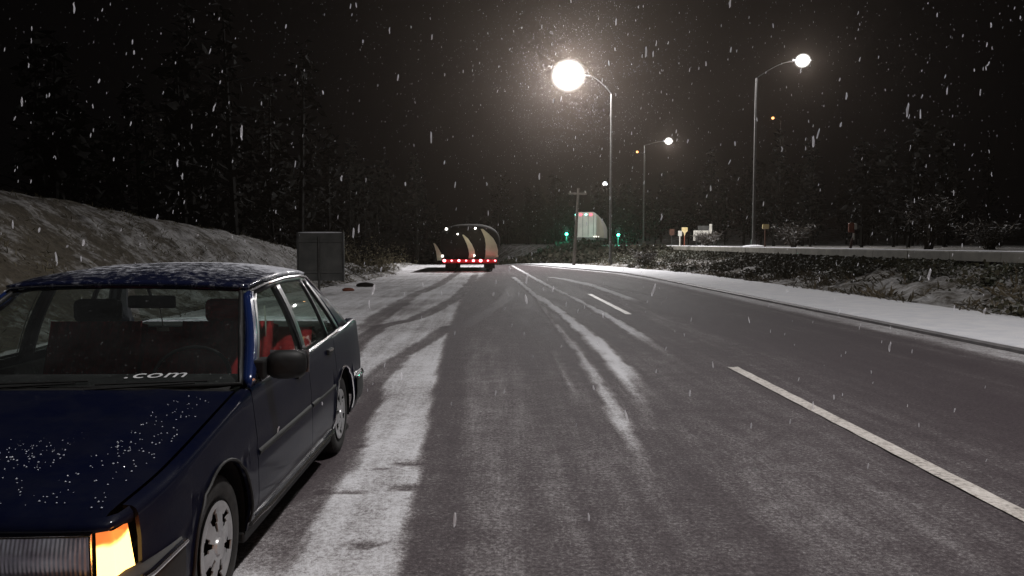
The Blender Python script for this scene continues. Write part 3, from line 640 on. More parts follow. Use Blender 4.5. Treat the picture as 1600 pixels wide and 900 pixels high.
# ------------------------------------------------------------ parked saloon car
M_paintc = mat('navy_paint', (.008, .014, .06), .42, .0, coat=.3, spec=.04); N, L, b = nodes(M_paintc); tc = N.new('ShaderNodeTexCoord').outputs['Object']
b.inputs['Coat Roughness'].default_value = .09
dr = N.new('ShaderNodeTexVoronoi'); dr.inputs['Scale'].default_value = 85; L.new(tc, dr.inputs['Vector'])
hh = ramp(N, L, dr.outputs['Distance'], [(.0, (1, 1, 1)), (.28, (.6, .6, .6)), (.42, (0, 0, 0))]); hn = math_(N, L, 'ADD', math_(N, L, 'MULTIPLY', hh, .5), noise(N, L, 30, 4, tc))
bump(N, L, b, hn, .10, .004)
gr = ramp(N, L, noise(N, L, 5, 6, tc, .7), [(.4, (.0020, .0032, .013)), (.7, (.006, .007, .015))]); L.new(gr, b.inputs['Base Color'])
M_roof = M_paintc.copy(); M_roof.name = 'snow_dusted_navy_paint'; N, L, b = nodes(M_roof); tc = N.new('ShaderNodeTexCoord').outputs['Object']
f = math_(N, L, 'ADD', noise(N, L, 24, 7, tc, .75), math_(N, L, 'MULTIPLY', noise(N, L, 3, 3, tc), .4))
sxn = N.new('ShaderNodeSeparateXYZ'); L.new(tc, sxn.inputs[0]); mrr = N.new('ShaderNodeMapRange'); L.new(sxn.outputs[1], mrr.inputs[0]); mrr.inputs[1].default_value = 1.85; mrr.inputs[2].default_value = 2.7; mrr.inputs[3].default_value = -.22; mrr.inputs[4].default_value = .10
f = math_(N, L, 'ADD', f, mrr.outputs[0])
fs = ramp(N, L, f, [(.50, (0, 0, 0)), (.66, (.35, .35, .35)), (.85, (.9, .9, .9))])
L.new(mixc(N, L, fs, (.006, .008, .024), (.55, .56, .6)), b.inputs['Base Color']); L.new(ramp(N, L, f, [(.66, (.25,) * 3), (.8, (.9,) * 3)]), b.inputs['Roughness'])
L.new(ramp(N, L, f, [(.6, (1,) * 3), (.72, (0,) * 3)]), b.inputs['Coat Weight'])
M_highlit = mat('highlit_navy_paint', (.008, .018, .075), .22, .1, coat=.8)  # body navy made lighter and bluer, puts the pillar highlight into the colour
def glassmat(name, tint, fogc, fog, rough=.02):
    m = bpy.data.materials.new(name); m.use_nodes = True; N = m.node_tree.nodes; L = m.node_tree.links; N.clear()
    out = N.new('ShaderNodeOutputMaterial'); tr_ = N.new('ShaderNodeBsdfTransparent'); tr_.inputs[0].default_value = (*tint, 1)
    gl = N.new('ShaderNodeBsdfGlossy'); gl.inputs['Roughness'].default_value = rough; lw = N.new('ShaderNodeLayerWeight'); lw.inputs[0].default_value = .5; fr = N.new('ShaderNodeMath'); fr.operation = 'MULTIPLY_ADD'; pw_ = N.new('ShaderNodeMath'); pw_.operation = 'POWER'; pw_.inputs[1].default_value = 4.5; L.new(lw.outputs['Facing'], pw_.inputs[0]); L.new(pw_.outputs[0], fr.inputs[0]); fr.inputs[1].default_value = .8; fr.inputs[2].default_value = .04
    df = N.new('ShaderNodeBsdfDiffuse'); df.inputs[0].default_value = (*fogc, 1)
    m1 = N.new('ShaderNodeMixShader'); L.new(fr.outputs[0], m1.inputs[0]); L.new(tr_.outputs[0], m1.inputs[1]); L.new(gl.outputs[0], m1.inputs[2])
    m2 = N.new('ShaderNodeMixShader'); tc = N.new('ShaderNodeTexCoord').outputs['Object']
    f = noise(N, L, 2.2, 6, tc, .65); f2 = noise(N, L, 60, 3, tc, .7)
    r1 = ramp(N, L, f, [(.35, (fog * .3,) * 3), (.7, (fog,) * 3)]); r2 = ramp(N, L, f2, [(.66, (0,) * 3), (.78, (.55,) * 3)])
    fac = math_(N, L, 'MAXIMUM', r1, r2) if fog > .02 else r2
    L.new(fac, m2.inputs[0]); L.new(m1.outputs[0], m2.inputs[1]); L.new(df.outputs[0], m2.inputs[2]); L.new(m2.outputs[0], out.inputs[0]); return m
M_wind = glassmat('windscreen_glass', (.60, .63, .62), (.30, .32, .32), .045); M_side = glassmat('side_glass', (.72, .82, .76), (.25, .30, .28), .04)
M_red = noisy('dark_red_seat_cloth', (.28, .012, .018), (.42, .026, .03), 25, .9, bs=.3, bd=.004, spec=.15)
M_int = noisy('dark_interior', (.018, .018, .018), (.03, .03, .03), 20, .8, spec=.2)
M_rim = noisy('grey_hubcap', (.36, .36, .37), (.5, .5, .5), 12, .38, .55, bs=.08, bd=.002)
M_head = mat('headlamp_glass', (.30, .33, .38), .16, .35, coat=.6); N, L, b = nodes(M_head); tc = N.new('ShaderNodeTexCoord').outputs['Object']
wv = N.new('ShaderNodeTexWave'); wv.inputs['Scale'].default_value = 26; wv.inputs['Distortion'].default_value = .4; L.new(tc, wv.inputs[0])
L.new(ramp(N, L, noise(N, L, 9, 4, tc), [(.3, (.10, .11, .15)), (.5, (.26, .25, .30)), (.7, (.42, .44, .50))]), b.inputs['Base Color']); bump(N, L, b, wv.outputs['Fac'], .35, .01)
M_ind = mat('indicator_lens', (.9, .3, .05), .3); N, L, b = nodes(M_ind); tc = N.new('ShaderNodeTexCoord').outputs['Object']; sx = N.new('ShaderNodeSeparateXYZ'); L.new(tc, sx.inputs[0])
hot = N.new('ShaderNodeMapRange'); hot.interpolation_type = 'SMOOTHSTEP'; zz = math_(N, L, 'ADD', sx.outputs[2], math_(N, L, 'MULTIPLY', noise(N, L, 14, 2, tc), .03)); zz = math_(N, L, 'ADD', zz, math_(N, L, 'MULTIPLY', sx.outputs[0], -.12)); L.new(zz, hot.inputs[0]); hot.inputs[1].default_value = .535; hot.inputs[2].default_value = .515
L.new(mixc(N, L, hot.outputs[0], (1., .24, .05), (1., .62, .16)), b.inputs['Emission Color'])
mr2 = N.new('ShaderNodeMapRange'); L.new(hot.outputs[0], mr2.inputs[0]); mr2.inputs[3].default_value = .85; mr2.inputs[4].default_value = 4.5; L.new(mr2.outputs[0], b.inputs['Emission Strength'])

car = thing('parked_car', 'dark navy saloon car parked on the left shoulder with one orange indicator lit', 'car', (-1.969, 2.28, 0), R(.1)); car.scale = (1.07, 1, 1)
AX = (.80, 3.28); AZ = .29; AR = .335
def arch(u):
    z = .205
    for a_ in AX:
        if abs(u - a_) < AR: z = max(z, AZ + math.sqrt(AR * AR - (u - a_) ** 2))
    return z
def belt(u): return lerp(u, [0, .15, .6, 1.15, 1.3, 2.4, 3.3, 3.9, 4.1], [.655, .690, .755, .842, .85, .862, .895, .925, .905])
def hw(u): return .815 - .050 * max(0, (.45 - u) / .45) ** 2 - .018 * max(0, (u - 3.55) / .55) ** 2
def side_v(u, z):
    b_ = belt(u); o_ = hw(u)
    if z < .32: o_ -= .035 * ((.32 - z) / .12)
    if z > .58: o_ -= .10 * (z - .58)
    if .545 < z < .575: o_ -= .006
    return o_
def panel(u0, u1, name, topround=True, lo=None, sgn=1, par=None):
    us = set(np.linspace(u0, u1, max(3, int((u1 - u0) / .09) + 2)))
    for a_ in AX:
        for k in range(25):
            q = a_ - AR * math.cos(math.pi * k / 24)
            if u0 < q < u1: us.add(q)
    us = sorted(us); nz = 12; V = []; F = []
    for u in us:
        zb = belt(u); z0 = min(arch(u), zb - .03)
        for j in range(nz + 1):
            z = z0 + (zb - .028 - z0) * j / nz; V.append((sgn * side_v(u, z), u, z))
        if topround:
            v_ = side_v(u, zb - .028); V += [(sgn * (v_ - .006), u, zb - .012), (sgn * (v_ - .018), u, zb - .003), (sgn * (v_ - .045), u, zb)]
        else: v_ = side_v(u, zb - .028); V += [(sgn * (v_ - .002), u, zb - .018), (sgn * (v_ - .004), u, zb - .008), (sgn * (v_ - .010), u, zb)]
        # return flange inward at the bottom
    k = nz + 4
    for i in range(len(us) - 1):
        for j in range(k - 1):
            f_ = (i * k + j, (i + 1) * k + j, (i + 1) * k + j + 1, i * k + j + 1); F.append(f_ if sgn > 0 else f_[::-1])
    o = mesh(name, V, F, M_paintc, car, True); md = o.modifiers.new('s', 'SOLIDIFY'); md.thickness = .012; md.offset = -1; es_ = o.modifiers.new('e', 'EDGE_SPLIT'); es_.split_angle = R(40); return o
for s in (1, -1):
    panel(.13, 1.243, 'wing', True, sgn=s); panel(1.25, 2.297, 'front_door', False, sgn=s)
    panel(2.304, 3.30 - .33 + .08, 'rear_door', False, sgn=s); panel(3.057, 4.04, 'rear_wing', True, sgn=s)
    for a_ in AX:   # chrome arch lips and dark liners
        mb = MB(); pts = []
        for k in range(27):
            t_ = math.pi * (k / 26) * 1.06 - .09; u = a_ + (AR + .004) * math.cos(t_); z = AZ + (AR + .004) * math.sin(t_); pts.append((s * (side_v(u, z) + .006), u, z))
        mb.tube(pts, .006, 6); autosmooth(mb.build('arch_trim', M_chrome if a_ > 2 else M_black, car), 50)
        mb = MB(); mb.grid(lambda p_, q_, a_=a_: (s * (.55 + .235 * q_), a_ + .345 * math.cos(math.pi * (p_ * 1.16 - .08)), AZ + .345 * math.sin(math.pi * (p_ * 1.16 - .08))), 18, 1); mb.build('wheel_housing', M_dark, car)
# hood
def hoodz(u, v): q = v / .76; return belt(u) + .030 * (1 - q * q) - .012 * abs(math.sin(max(0, 1 - abs(abs(v) - .5) / .04) * math.pi / 2)) * 0
mb = MB(); mb.grid(lambda p_, q_: ((q_ * 2 - 1) * (hw(.04 + p_ * 1.16) - .052 - .10 * (belt(.04 + p_ * 1.16) - .58)), (.04 + p_ * 1.14) - .10 * (1 - (q_ * 2 - 1) ** 2) * p_ , hoodz(.04 + p_ * 1.14, (q_ * 2 - 1) * .72) - (.012 if p_ < .01 else 0) + .008 * math.exp(-((abs(q_ * 2 - 1) - .62) / .05) ** 2)), 26, 40)
hood = mb.build('bonnet', M_paintc, car, True)
mb = MB(); mb.grid(lambda p_, q_: ((q_ * 2 - 1) * .71, 1.08 + p_ * .16 - .09 * (1 - (q_ * 2 - 1) ** 2), .835 + .025 * (1 - (q_ * 2 - 1) ** 2) + .01 * p_), 3, 20); mb.build('cowl_grille', M_black, car)
# droplets and frozen snow grains on the bonnet
nd = 1500; V = []; F = []
oc = np.array([(1, 0, 0), (0, 1, 0), (-1, 0, 0), (0, -1, 0), (0, 0, 1)], float); fc = [(0, 1, 4), (1, 2, 4), (2, 3, 4), (3, 0, 4)]
for k in range(nd):
    if random.random() < .5: u, v = random.gauss(.62, .17), random.gauss(.05, .3)
    else: u, v = random.uniform(.06, 1.1), random.uniform(-.68, .70)
    if not (.06 < u < 1.08 and abs(v) < .7): continue
    r = random.uniform(.0015, .0042); z = hoodz(u, v * .95) + .004
    n0 = len(V); an = random.uniform(0, 1.5)
    for q in oc: V.append((v + r * (q[0] * math.cos(an) - q[1] * math.sin(an)), u + r * (q[0] * math.sin(an) + q[1] * math.cos(an)), z + q[2] * r * .9))
    F += [tuple(n0 + i for i in f_) for f_ in fc]
M_drop = mat('ice_grains', (.5, .52, .58), .15, 0, coat=1); o = mesh('ice_grains', V, F, M_drop, car); o['kind'] = 'stuff'
# nose
mb = MB(); mb.grid(lambda p_, q_: ((q_ * 2 - 1) * .40, .032, .40 + p_ * .24), 4, 20); mb.build('front_panel', M_paintc, car, True)
for k in range(6): mb = MB(); mb.box(-.36, .36, .0, .03, .475 + k * .026, .485 + k * .026); mb.build('grille_bar', M_black, car)
mb = MB(); mb.box(-.38, .38, .015, .03, .46, .63); mb.build('grille_back', M_dark, car)
for s in (1, -1):
    mb = MB(); mb.grid(lambda p_, q_: (s * (.395 + q_ * .30), -.004 + .012 * q_ - .018 * math.sin(math.pi * p_) * math.sin(math.pi * q_) ** .5, .475 + p_ * .152), 10, 14); o = mb.build('headlight', M_head, car, True)
    mb = MB(); fr_ = [(s * .39, .0, .47), (s * .70, .012, .47), (s * .70, .012, .632), (s * .39, .0, .632), (s * .39, .0, .47)]; mb.tube(fr_, .0045, 6); mb.build('bezel', M_chrome, o)
    # indicator wraps round the corner
    def ind(p_, q_, s=s):
        a_ = q_ * 1.0; zt = .640 - .012 * q_; z = .47 + p_ * (zt - .47)
        if a_ < .45: x = .712 + a_ / .45 * .052; u = .016 + .01 * (a_ / .45)
        else: t_ = (a_ - .45) / .55; x = .764 + .010 * math.sin(t_ * 1.5); u = .026 + t_ * .10
        x -= .022 * p_ * (.3 + q_)
        return (s * x, u + .012 * p_, z)
    mb = MB(); mb.grid(ind, 10, 14); mi = M_ind if s > 0 else mat('indicator_lens_unlit', (.5, .18, .03), .3)
    autosmooth(mb.build('indicator', mi, car), 70)
    # painted lip between the bonnet edge and the lamps, wrapping on to the wing
    LB = [(0, .012, .628), (.40, .014, .628), (.70, .022, .633), (.738, .034, .636), (.752, .07, .640), (.760, .135, .628)]
    LT = [(0, -.062, .6805), (.40, .0, .676), (.66, .038, .670), (.715, .06, .669), (.742, .09, .672), (.757, .135, .682)]
    LT[0] = (0, .040, .692); LT[1] = (.40, .040, .684); LT[2] = (.66, .046, .672)
    V = []; F = []
    for (a_, b_) in zip(LB, LT):
        for t_ in (0, .33, .7, 1):
            bul = .012 * math.sin(math.pi * t_); V.append((s * (a_[0] + (b_[0] - a_[0]) * t_ + bul * (a_[0] > .72)), a_[1] + (b_[1] - a_[1]) * t_ ** 1.6 - bul * (a_[0] < .75), a_[2] + (b_[2] - a_[2]) * t_))
    for i_ in range(5):
        for j_ in range(3): F.append((i_ * 4 + j_, (i_ + 1) * 4 + j_, (i_ + 1) * 4 + j_ + 1, i_ * 4 + j_ + 1))
    mesh('bonnet_lip', V, F, M_paintc, car, True)
ld = bpy.data.lights.new('indicator_glow', 'POINT'); ld.energy = 2.2; ld.color = (1, .33, .06); ld.shadow_soft_size = .04
lo = bpy.data.objects.new('indicator_glow', ld); C.objects.link(lo); lo.parent = car; lo.location = (.96, -.02, .48)
def bumper(u, sgn, name):
    mb = MB(); pts = []; V = []; F = []
    path = [(-.80, u - sgn * .40), (-.80, u - sgn * .14), (-.775, u - sgn * .05), (-.68, u - sgn * .0), (0, u + sgn * .03), (.68, u - sgn * .0), (.775, u - sgn * .05), (.80, u - sgn * .14), (.80, u - sgn * .40)]
    prof = [(0, .27), (.02, .29), (.028, .36), (.028, .46), (.015, .49), (-.02, .50)]
    for (x, y) in path:
        nx_ = x / .835; 
        for d_, z in prof: V.append((x + (d_ if abs(x) > .72 else d_ * nx_) * (1 if x > 0 else (-1 if abs(x) > .72 else 1)), y + (sgn * d_ if abs(x) < .79 else 0), z))
    k = len(prof)
    for i in range(len(path) - 1):
        for j in range(k - 1): F.append((i * k + j, i * k + j + 1, (i + 1) * k + j + 1, (i + 1) * k + j))
    o = mesh(name, V, F, M_black, car); autosmooth(o, 60)
    mb = MB(); mb.tube([(x * 1.035, y + sgn * .03 * (abs(x) < .79), .475) for x, y in path], .012, 6); autosmooth(mb.build('chrome_strip', M_chrome, o), 60)
bumper(-.03, -1, 'front_bumper'); bumper(4.12, 1, 'rear_bumper')
# roof
def rail_z(u): return lerp(u, [1.86, 2.1, 2.5, 2.9, 3.14], [1.262, 1.292, 1.312, 1.310, 1.288])
def rail_v(u): return lerp(u, [1.86, 2.2, 2.8, 3.14], [.590, .605, .605, .580])
def roofp(p_, q_):
    u = 1.86 + p_ * 1.28; c = q_ * 2 - 1; e_ = .034 * sm(min(p_ / .3, 1)) * (1 - .35 * sm((p_ - .7) / .3)) + .022
    return (rail_v(u) * c, u - .07 * (1 - c * c) * (1 - p_) + .06 * (1 - c * c) * p_, rail_z(u) + e_ * (1 - abs(c) ** 2.6))
mb = MB(); mb.grid(roofp, 22, 36); o = mb.build('roof', M_roof, car, True); md = o.modifiers.new('s', 'SOLIDIFY'); md.thickness = .03; md.offset = -1
for s in (1, -1):
    mb = MB(); mb.tube([(s * (rail_v(u) + .014), u, rail_z(u) - .004) for u in np.linspace(1.87, 3.14, 16)] + [(s * .66, 3.30, 1.16), (s * .71, 3.46, 1.03)], .0085, 6); autosmooth(mb.build('drip_rail', M_chrome, car), 50)
# greenhouse sides, (u, t): t = 0 belt, t = 1 rail
def gh(u, t, s=1, off=0.):
    zb = belt(u); zr = rail_z(min(max(u, 1.86), 3.14)); vb = side_v(u, zb) - .012; vr = rail_v(min(max(u, 1.86), 3.14)) + .006
    return (s * (vb + (vr - vb) * t + .018 * math.sin(math.pi * t) + off), u, zb + (zr - zb) * t)
def gpatch(q, name, m, s, off=0., th=.02, n=8, par=None):
    (a0, a1), (b0, b1), (c0, c1), (d0, d1) = q   # bottom front, bottom rear, top rear, top front
    mb = MB(); mb.grid(lambda p_, r_: gh((a0 + (b0 - a0) * p_) * (1 - r_) + (d0 + (c0 - d0) * p_) * r_, (a1 + (b1 - a1) * p_) * (1 - r_) + (d1 + (c1 - d1) * p_) * r_, s, off), 4, n)
    o = mb.build(name, m, par or car, True)
    if th: md = o.modifiers.new('s', 'SOLIDIFY'); md.thickness = th; md.offset = -s
    return o
M_frame = noisy('black_window_frame', (.010, .010, .012), (.02, .02, .022), 30, .35, bs=0)
for s in (1, -1):
    gpatch([(1.27, 0), (1.345, 0), (1.935, 1.0), (1.86, 1.0)], 'windscreen_pillar', M_highlit, s, .004, .05)
    gpatch([(1.345, 0), (1.385, 0), (1.975, .97), (1.935, 1.0)], 'window_frame', M_frame, s, .0, .02)
    gpatch([(2.25, 0), (2.36, 0), (2.36, 1.), (2.27, 1.)], 'centre_pillar', M_frame, s, .0, .03)
    gpatch([(1.93, .93), (3.06, .93), (3.12, 1.), (1.90, 1.)], 'window_frame', M_frame, s, .001, .02, 2)
    gpatch([(2.955, 0), (2.985, 0), (2.90, .94), (2.87, .94)], 'window_divider', M_frame, s, .001, .02)
    gpatch([(3.28, 0), (3.34, 0), (3.09, 1.), (3.02, .95)], 'window_frame', M_frame, s, .0015, .02)
    gpatch([(3.34, 0), (3.66, 0), (3.14, 1.), (3.09, 1.)], 'rear_pillar', M_paintc, s, .0, .03)
    gpatch([(1.37, .0), (2.26, .0), (2.28, .95), (1.95, .95)], 'front_side_window', M_side, s, -.010, 0)
    gpatch([(2.35, .0), (2.96, .0), (2.88, .95), (2.35, .95)], 'rear_side_window', M_side, s, -.010, 0)
    gpatch([(2.98, .0), (3.29, .0), (3.04, .95), (2.90, .95)], 'quarter_window', M_side, s, -.010, 0)
    mb = MB(); mb.tube([(gh(u, .0, s, .010)[0], u, gh(u, .0, s)[2] + .008) for u in np.linspace(1.40, 3.36, 20)], .0085, 6); autosmooth(mb.build('waist_trim', M_chrome, car), 50)
    mb = MB(); mb.tube([(gh(2.25 + .0 * t, t, s, .008)) for t in np.linspace(0, .97, 8)], .004, 5); autosmooth(mb.build('pillar_trim', M_chrome, car), 50)
    # sill, sill trim, side rubbing strip ahead of the rear arch
    mb = MB(); mb.box(min(s * .70, s * .785), max(s * .70, s * .785), 1.13, 2.95, .165, .215, .01); mb.build('sill', M_black, car)
    mb = MB(); mb.tube([(s * (side_v(u, .235) + .010), u, .235 + .012 * (u < 1.3) ) for u in np.linspace(1.16, 2.93, 14)], .014, 6); autosmooth(mb.build('sill_trim', M_chrome, car), 50)
    for u0, u1 in ((1.27, 2.28), (2.32, 2.98)):
        mb = MB(); mb.grid(lambda p_, q_: (s * (side_v(u0 + (u1 - u0) * p_, .56) + .010 * math.sin(math.pi * min(max(q_, .02), .98)) + .001), u0 + (u1 - u0) * p_, .525 + .035 * q_ ), 10, 4); mb.build('rubbing_strip', M_black, car, True)
    # handles
    for u in (2.10, 2.90):
        mb = MB(); z = belt(u) - .085; v_ = side_v(u, z); mb.box(min(s * (v_ - .01), s * (v_ + .016)), max(s * (v_ - .01), s * (v_ + .016)), u - .09, u + .06, z - .018, z + .018, .006); h_ = mb.build('door_handle', M_black, car)
        mb = MB(); mb.tube([(s * (v_ + .018), u - .08, z + .008), (s * (v_ + .018), u + .04, z + .008)], .004, 5); mb.build('handle_trim', M_chrome, h_)
    # mirror
    mb = MB()
    def mir(p_, q_, s=s):
        th_ = 2 * math.pi * q_; ph = math.pi * p_; e_ = .7
        x = math.copysign(abs(math.cos(th_)) ** e_, math.cos(th_)) * math.sin(ph) ** e_; z = math.copysign(abs(math.sin(th_)) ** e_, math.sin(th_)) * math.sin(ph) ** e_
        y = -math.cos(ph); return (s * (.878 + .088 * x), 1.50 + .05 * y + .02 * x * 1, .92 + .072 * z)
    mb.grid(mir, 12, 24); mo = mb.build('door_mirror', M_black, car, True)
    mb = MB(); mb.box(min(s * .74, s * .80), max(s * .74, s * .80), 1.42, 1.56, .86, .95, .01); mb.build('mirror_foot', M_black, mo)
    mb = MB(); mb.box(min(s * .79, s * .97), max(s * .79, s * .97), 1.545, 1.55, .875, .985); mb.build('mirror_glass', M_chrome, mo)
# windscreen and rear window
def wsc(p_, q_, sc=1.):
    c = q_ * 2 - 1; return ((.735 + (.560 - .735) * p_) * c * sc, (1.275 + (1.875 - 1.275) * p_) - (.10 * (1 - p_) + .07 * p_) * (1 - c * c), .862 + (1.268 - .862) * p_ + .020 * (1 - c * c) * p_ + .004 * math.sin(math.pi * p_))
mb = MB(); mb.grid(wsc, 12, 24); mb.build('windscreen', M_wind, car, True)
mb = MB(); ring = [wsc(0, q / 20) for q in range(21)] + [wsc(p_ / 8, 1) for p_ in range(1, 9)] + [wsc(1, 1 - q / 20) for q in range(1, 21)] + [wsc(1 - p_ / 8, 0) for p_ in range(1, 9)]
mb.tube(ring, .012, 6); autosmooth(mb.build('windscreen_seal', M_black, car), 60)
def rsc(p_, q_):
    c = q_ * 2 - 1; return ((.69 + (.55 - .69) * p_) * c, 3.63 + (3.17 - 3.63) * p_ + .07 * (1 - c * c), .935 + (1.285 - .935) * p_ + .025 * (1 - c * c) * p_)
mb = MB(); mb.grid(rsc, 8, 16); mb.build('rear_window', M_side, car, True)
mb = MB(); mb.grid(lambda p_, q_: ((q_ * 2 - 1) * (hw(3.62 + p_ * .44) - .055 - .034), 3.62 + p_ * .45 + .03 * (1 - (q_ * 2 - 1) ** 2), belt(3.62 + p_ * .44) + .018 * (1 - (q_ * 2 - 1) ** 2) - .02 * p_ ** 6), 10, 20); mb.build('boot_lid', M_roof, car, True)
mb = MB(); mb.grid(lambda p_, q_: ((q_ * 2 - 1) * .762, 4.06 + .03 * (1 - (q_ * 2 - 1) ** 4), .30 + p_ * .60), 6, 20); mb.build('rear_panel', M_paintc, car, True)
for s in (1, -1): mb = MB(); mb.box(min(s * .42, s * .76), max(s * .42, s * .76), 4.08, 4.105, .62, .78, .01); mb.build('tail_light', noisy('tail_red', (.25, .01, .01), (.3, .02, .02), 5, .3), car)
# wipers
for x0, x1 in ((-.40, .12), (.15, .62)):
    mb = MB(); a0 = (x0, 1.10, .872); mb.tube([a0, (x1 - .05, 1.19, .885)], [.008, .005], 6); mb.tube([(x0 + .02, 1.155, .885), (x1, 1.20, .893)], .005, 5); mb.build('wiper', M_black, car)
# sticker text on the windscreen
cu = bpy.data.curves.new('txt', 'FONT'); cu.body = '.com'; cu.size = .10; cu.shear = .3; cu.space_character = 1.05; cu.align_x = 'CENTER'; cu.extrude = .0004; cu.resolution_u = 3
to = bpy.data.objects.new('txt', cu); C.objects.link(to); dg = bpy.context.evaluated_depsgraph_get(); me = bpy.data.meshes.new_from_object(to.evaluated_get(dg)); bpy.data.objects.remove(to)
sk = bpy.data.objects.new('windscreen_sticker', me); C.objects.link(sk); me.materials.clear(); me.materials.append(noisy('white_sticker', (.42, .42, .44), (.6, .6, .6), 20, .5, bs=0)); sk.parent = car
q0 = Vector(wsc(.075, .76)); sl = (Vector(wsc(.25, .76)) - Vector(wsc(.05, .76))).normalized(); xa = (Vector(wsc(.075, .85)) - Vector(wsc(.075, .67))).normalized(); na = xa.cross(sl).normalized(); sl = na.cross(xa)
sk.matrix_local = Matrix.Translation(q0 + na * .006) @ Matrix((xa, sl, na)).transposed().to_4x4() @ Matrix.Diagonal((1.25, .62, 1, 1))
# cabin
mb = MB(); mb.box(-.60, .60, .25, 3.95, .20, .40); mb.box(-.58, .58, .08, 1.15, .38, .60); mb.box(-.60, .60, 3.45, 4.0, .4, .85); mb.build('floor_pan', M_dark, car)
mb = MB(); mb.grid(lambda p_, q_: ((q_ * 2 - 1) * .70, 1.17 + p_ * .42, .83 + .05 * math.sin(p_ * 2.6) - .1 * (p_ > .9)), 8, 12); mb.box(-.69, .69, 1.5, 1.62, .5, .80, .02); mb.build('dashboard', M_int, car, True)
for x in (-.68, .68): mb = MB(); mb.box(x - .02, x + .02, 1.3, 3.3, .3, .83); mb.build('door_lining', M_int, car)
mb = MB()
for k in range(33): pass
pts = [(.36 + .185 * math.cos(2 * math.pi * k / 24), 1.72 + .07 * math.sin(2 * math.pi * k / 24), .82 + .15 * math.sin(2 * math.pi * k / 24)) for k in range(25)]
mb.tube(pts, .010, 6, False); mb.tube([(.19, 1.72, .82), (.53, 1.72, .82)], .012, 6); mb.tube([(.36, 1.72, .82), (.36, 1.5, .80)], .02, 6); mb.build('steering_wheel', M_black, car, True)
def ribbed(x0, x1, u, z0, z1, lean, name, nr):
    def f(p_, q_):
        x = x0 + (x1 - x0) * q_; z = z0 + (z1 - z0) * p_; e_ = 1 - max(0, abs(q_ * 2 - 1) - .8) / .2
        return (x, u + lean * p_ - .045 * min(1, e_ * 2) * math.sin(math.pi * min(.97, .12 + p_ * .8)) - .022 * abs(math.sin(q_ * nr * math.pi)), z)
    mb = MB(); mb.grid(f, 10, nr * 6); o = mb.build(name, M_red, car, True); md = o.modifiers.new('s', 'SOLIDIFY'); md.thickness = .09; md.offset = 1; return o
for xc in (-.36, .36):
    sb = ribbed(xc - .25, xc + .25, 2.12, .42, 1.06, .17, 'front_seat', 9)
    mb = MB(); mb.box(xc - .24, xc + .24, 1.72, 2.15, .36, .52, .04); mb.build('seat_cushion', M_red, sb)
    mb = MB(); mb.box(xc - .13, xc + .13, 2.27, 2.35, 1.05, 1.19, .035); mb.tube([(xc - .05, 2.31, 1.0), (xc - .05, 2.31, 1.08)], .008, 5); mb.build('head_rest', M_red if xc > 0 else M_int, sb)
ribbed(-.62, .62, 3.0, .42, .93, .20, 'rear_seat', 12)
mb = MB(); mb.box(-.62, .62, 2.62, 3.02, .36, .52, .04); mb.build('rear_cushion', M_red, car)
mb = MB(); mb.box(-.64, .64, 3.2, 3.6, .90, .93); mb.build('parcel_shelf', M_int, car)
mb = MB(); mb.box(-.02, .22, 1.90, 1.925, 1.165, 1.235, .012); mb.tube([(.10, 1.91, 1.22), (.10, 1.87, 1.275)], .008, 5); mb.build('interior_mirror', M_black, car)
mb = MB(); mb.tube([(.14, 1.915, 1.165), (.15, 1.92, 1.06)], .003, 4); mb.box(.12, .18, 1.915, 1.92, 1.04, 1.06); mb.build('hanging_charm', M_white, car)
# belt strap, curtain strips at the driver window
mb = MB(); mb.grid(lambda p_, q_: (.595 - .07 * p_ * 0 - .02 * p_, 2.22 + .03 * q_, .80 + .36 * p_), 4, 1); mb.build('seat_belt', noisy('belt_web', (.3, .3, .28), (.4, .4, .36), 9, .8), car)
# wheels
def wheel(u, s):
    w_ = bpy.data.objects.new('wheel', None); C.objects.link(w_); w_.parent = car; w_.location = (s * .70, u, .285); w_['label'] = 'front wheel' if u < 2 else 'rear wheel'
    mb = MB(); pr = [(.18, -.08), (.22, -.085), (.262, -.083), (.280, -.068), (.285, -.03), (.285, .03), (.280, .068), (.262, .083), (.222, .086), (.180, .070)]
    mb.lathe([(r_, a_ * s) for r_, a_ in pr], 48); autosmooth(mb.build('tyre', M_rubber, w_), 40)
    mb = MB(); mb.lathe([(.182, .074 * s), (.188, .084 * s), (.176, .080 * s), (.170, .045 * s), (.05, .03 * s), (.0, .03 * s)], 40); autosmooth(mb.build('rim', M_dark, w_), 40)
    # hubcap: six broad spokes with wedge cut-outs
    rings = [.0, .028, .032, .062, .098, .135, .160, .178]; zs = [.088, .088, .080, .084, .080, .074, .080, .078]; n = 48; V = []; F = []
    for r_, z_ in zip(rings, zs):
        for k in range(n): t_ = 2 * math.pi * k / n + .2; V.append((s * z_, r_ * math.cos(t_), r_ * math.sin(t_)))
    for i in range(len(rings) - 1):
        for k in range(n):
            hole = (i == 4 and (k % 8) in (2, 3, 4, 5)) or (i == 5 and (k % 8) in (3, 4)) or (i == 3 and (k % 8) in (3, 4))
            if not hole: F.append((i * n + k, i * n + (k + 1) % n, (i + 1) * n + (k + 1) % n, (i + 1) * n + k))
    o = mesh('hubcap', V, F, M_rim, w_); md = o.modifiers.new('s', 'SOLIDIFY'); md.thickness = .006
for u in AX:
    for s in (1, -1): wheel(u, s)

# ------------------------------------------------------------ falling snow
n = 15000
fy = rng.uniform(1.3, 46, n) ; fx_ = rng.uniform(-20, 24, n); fz = rng.uniform(.05, 14, n)
near = 900; fy[:near] = rng.uniform(1.6, 9, near); fx_[:near] = rng.uniform(-6, 7, near); fz[:near] = rng.uniform(.1, 5, near)
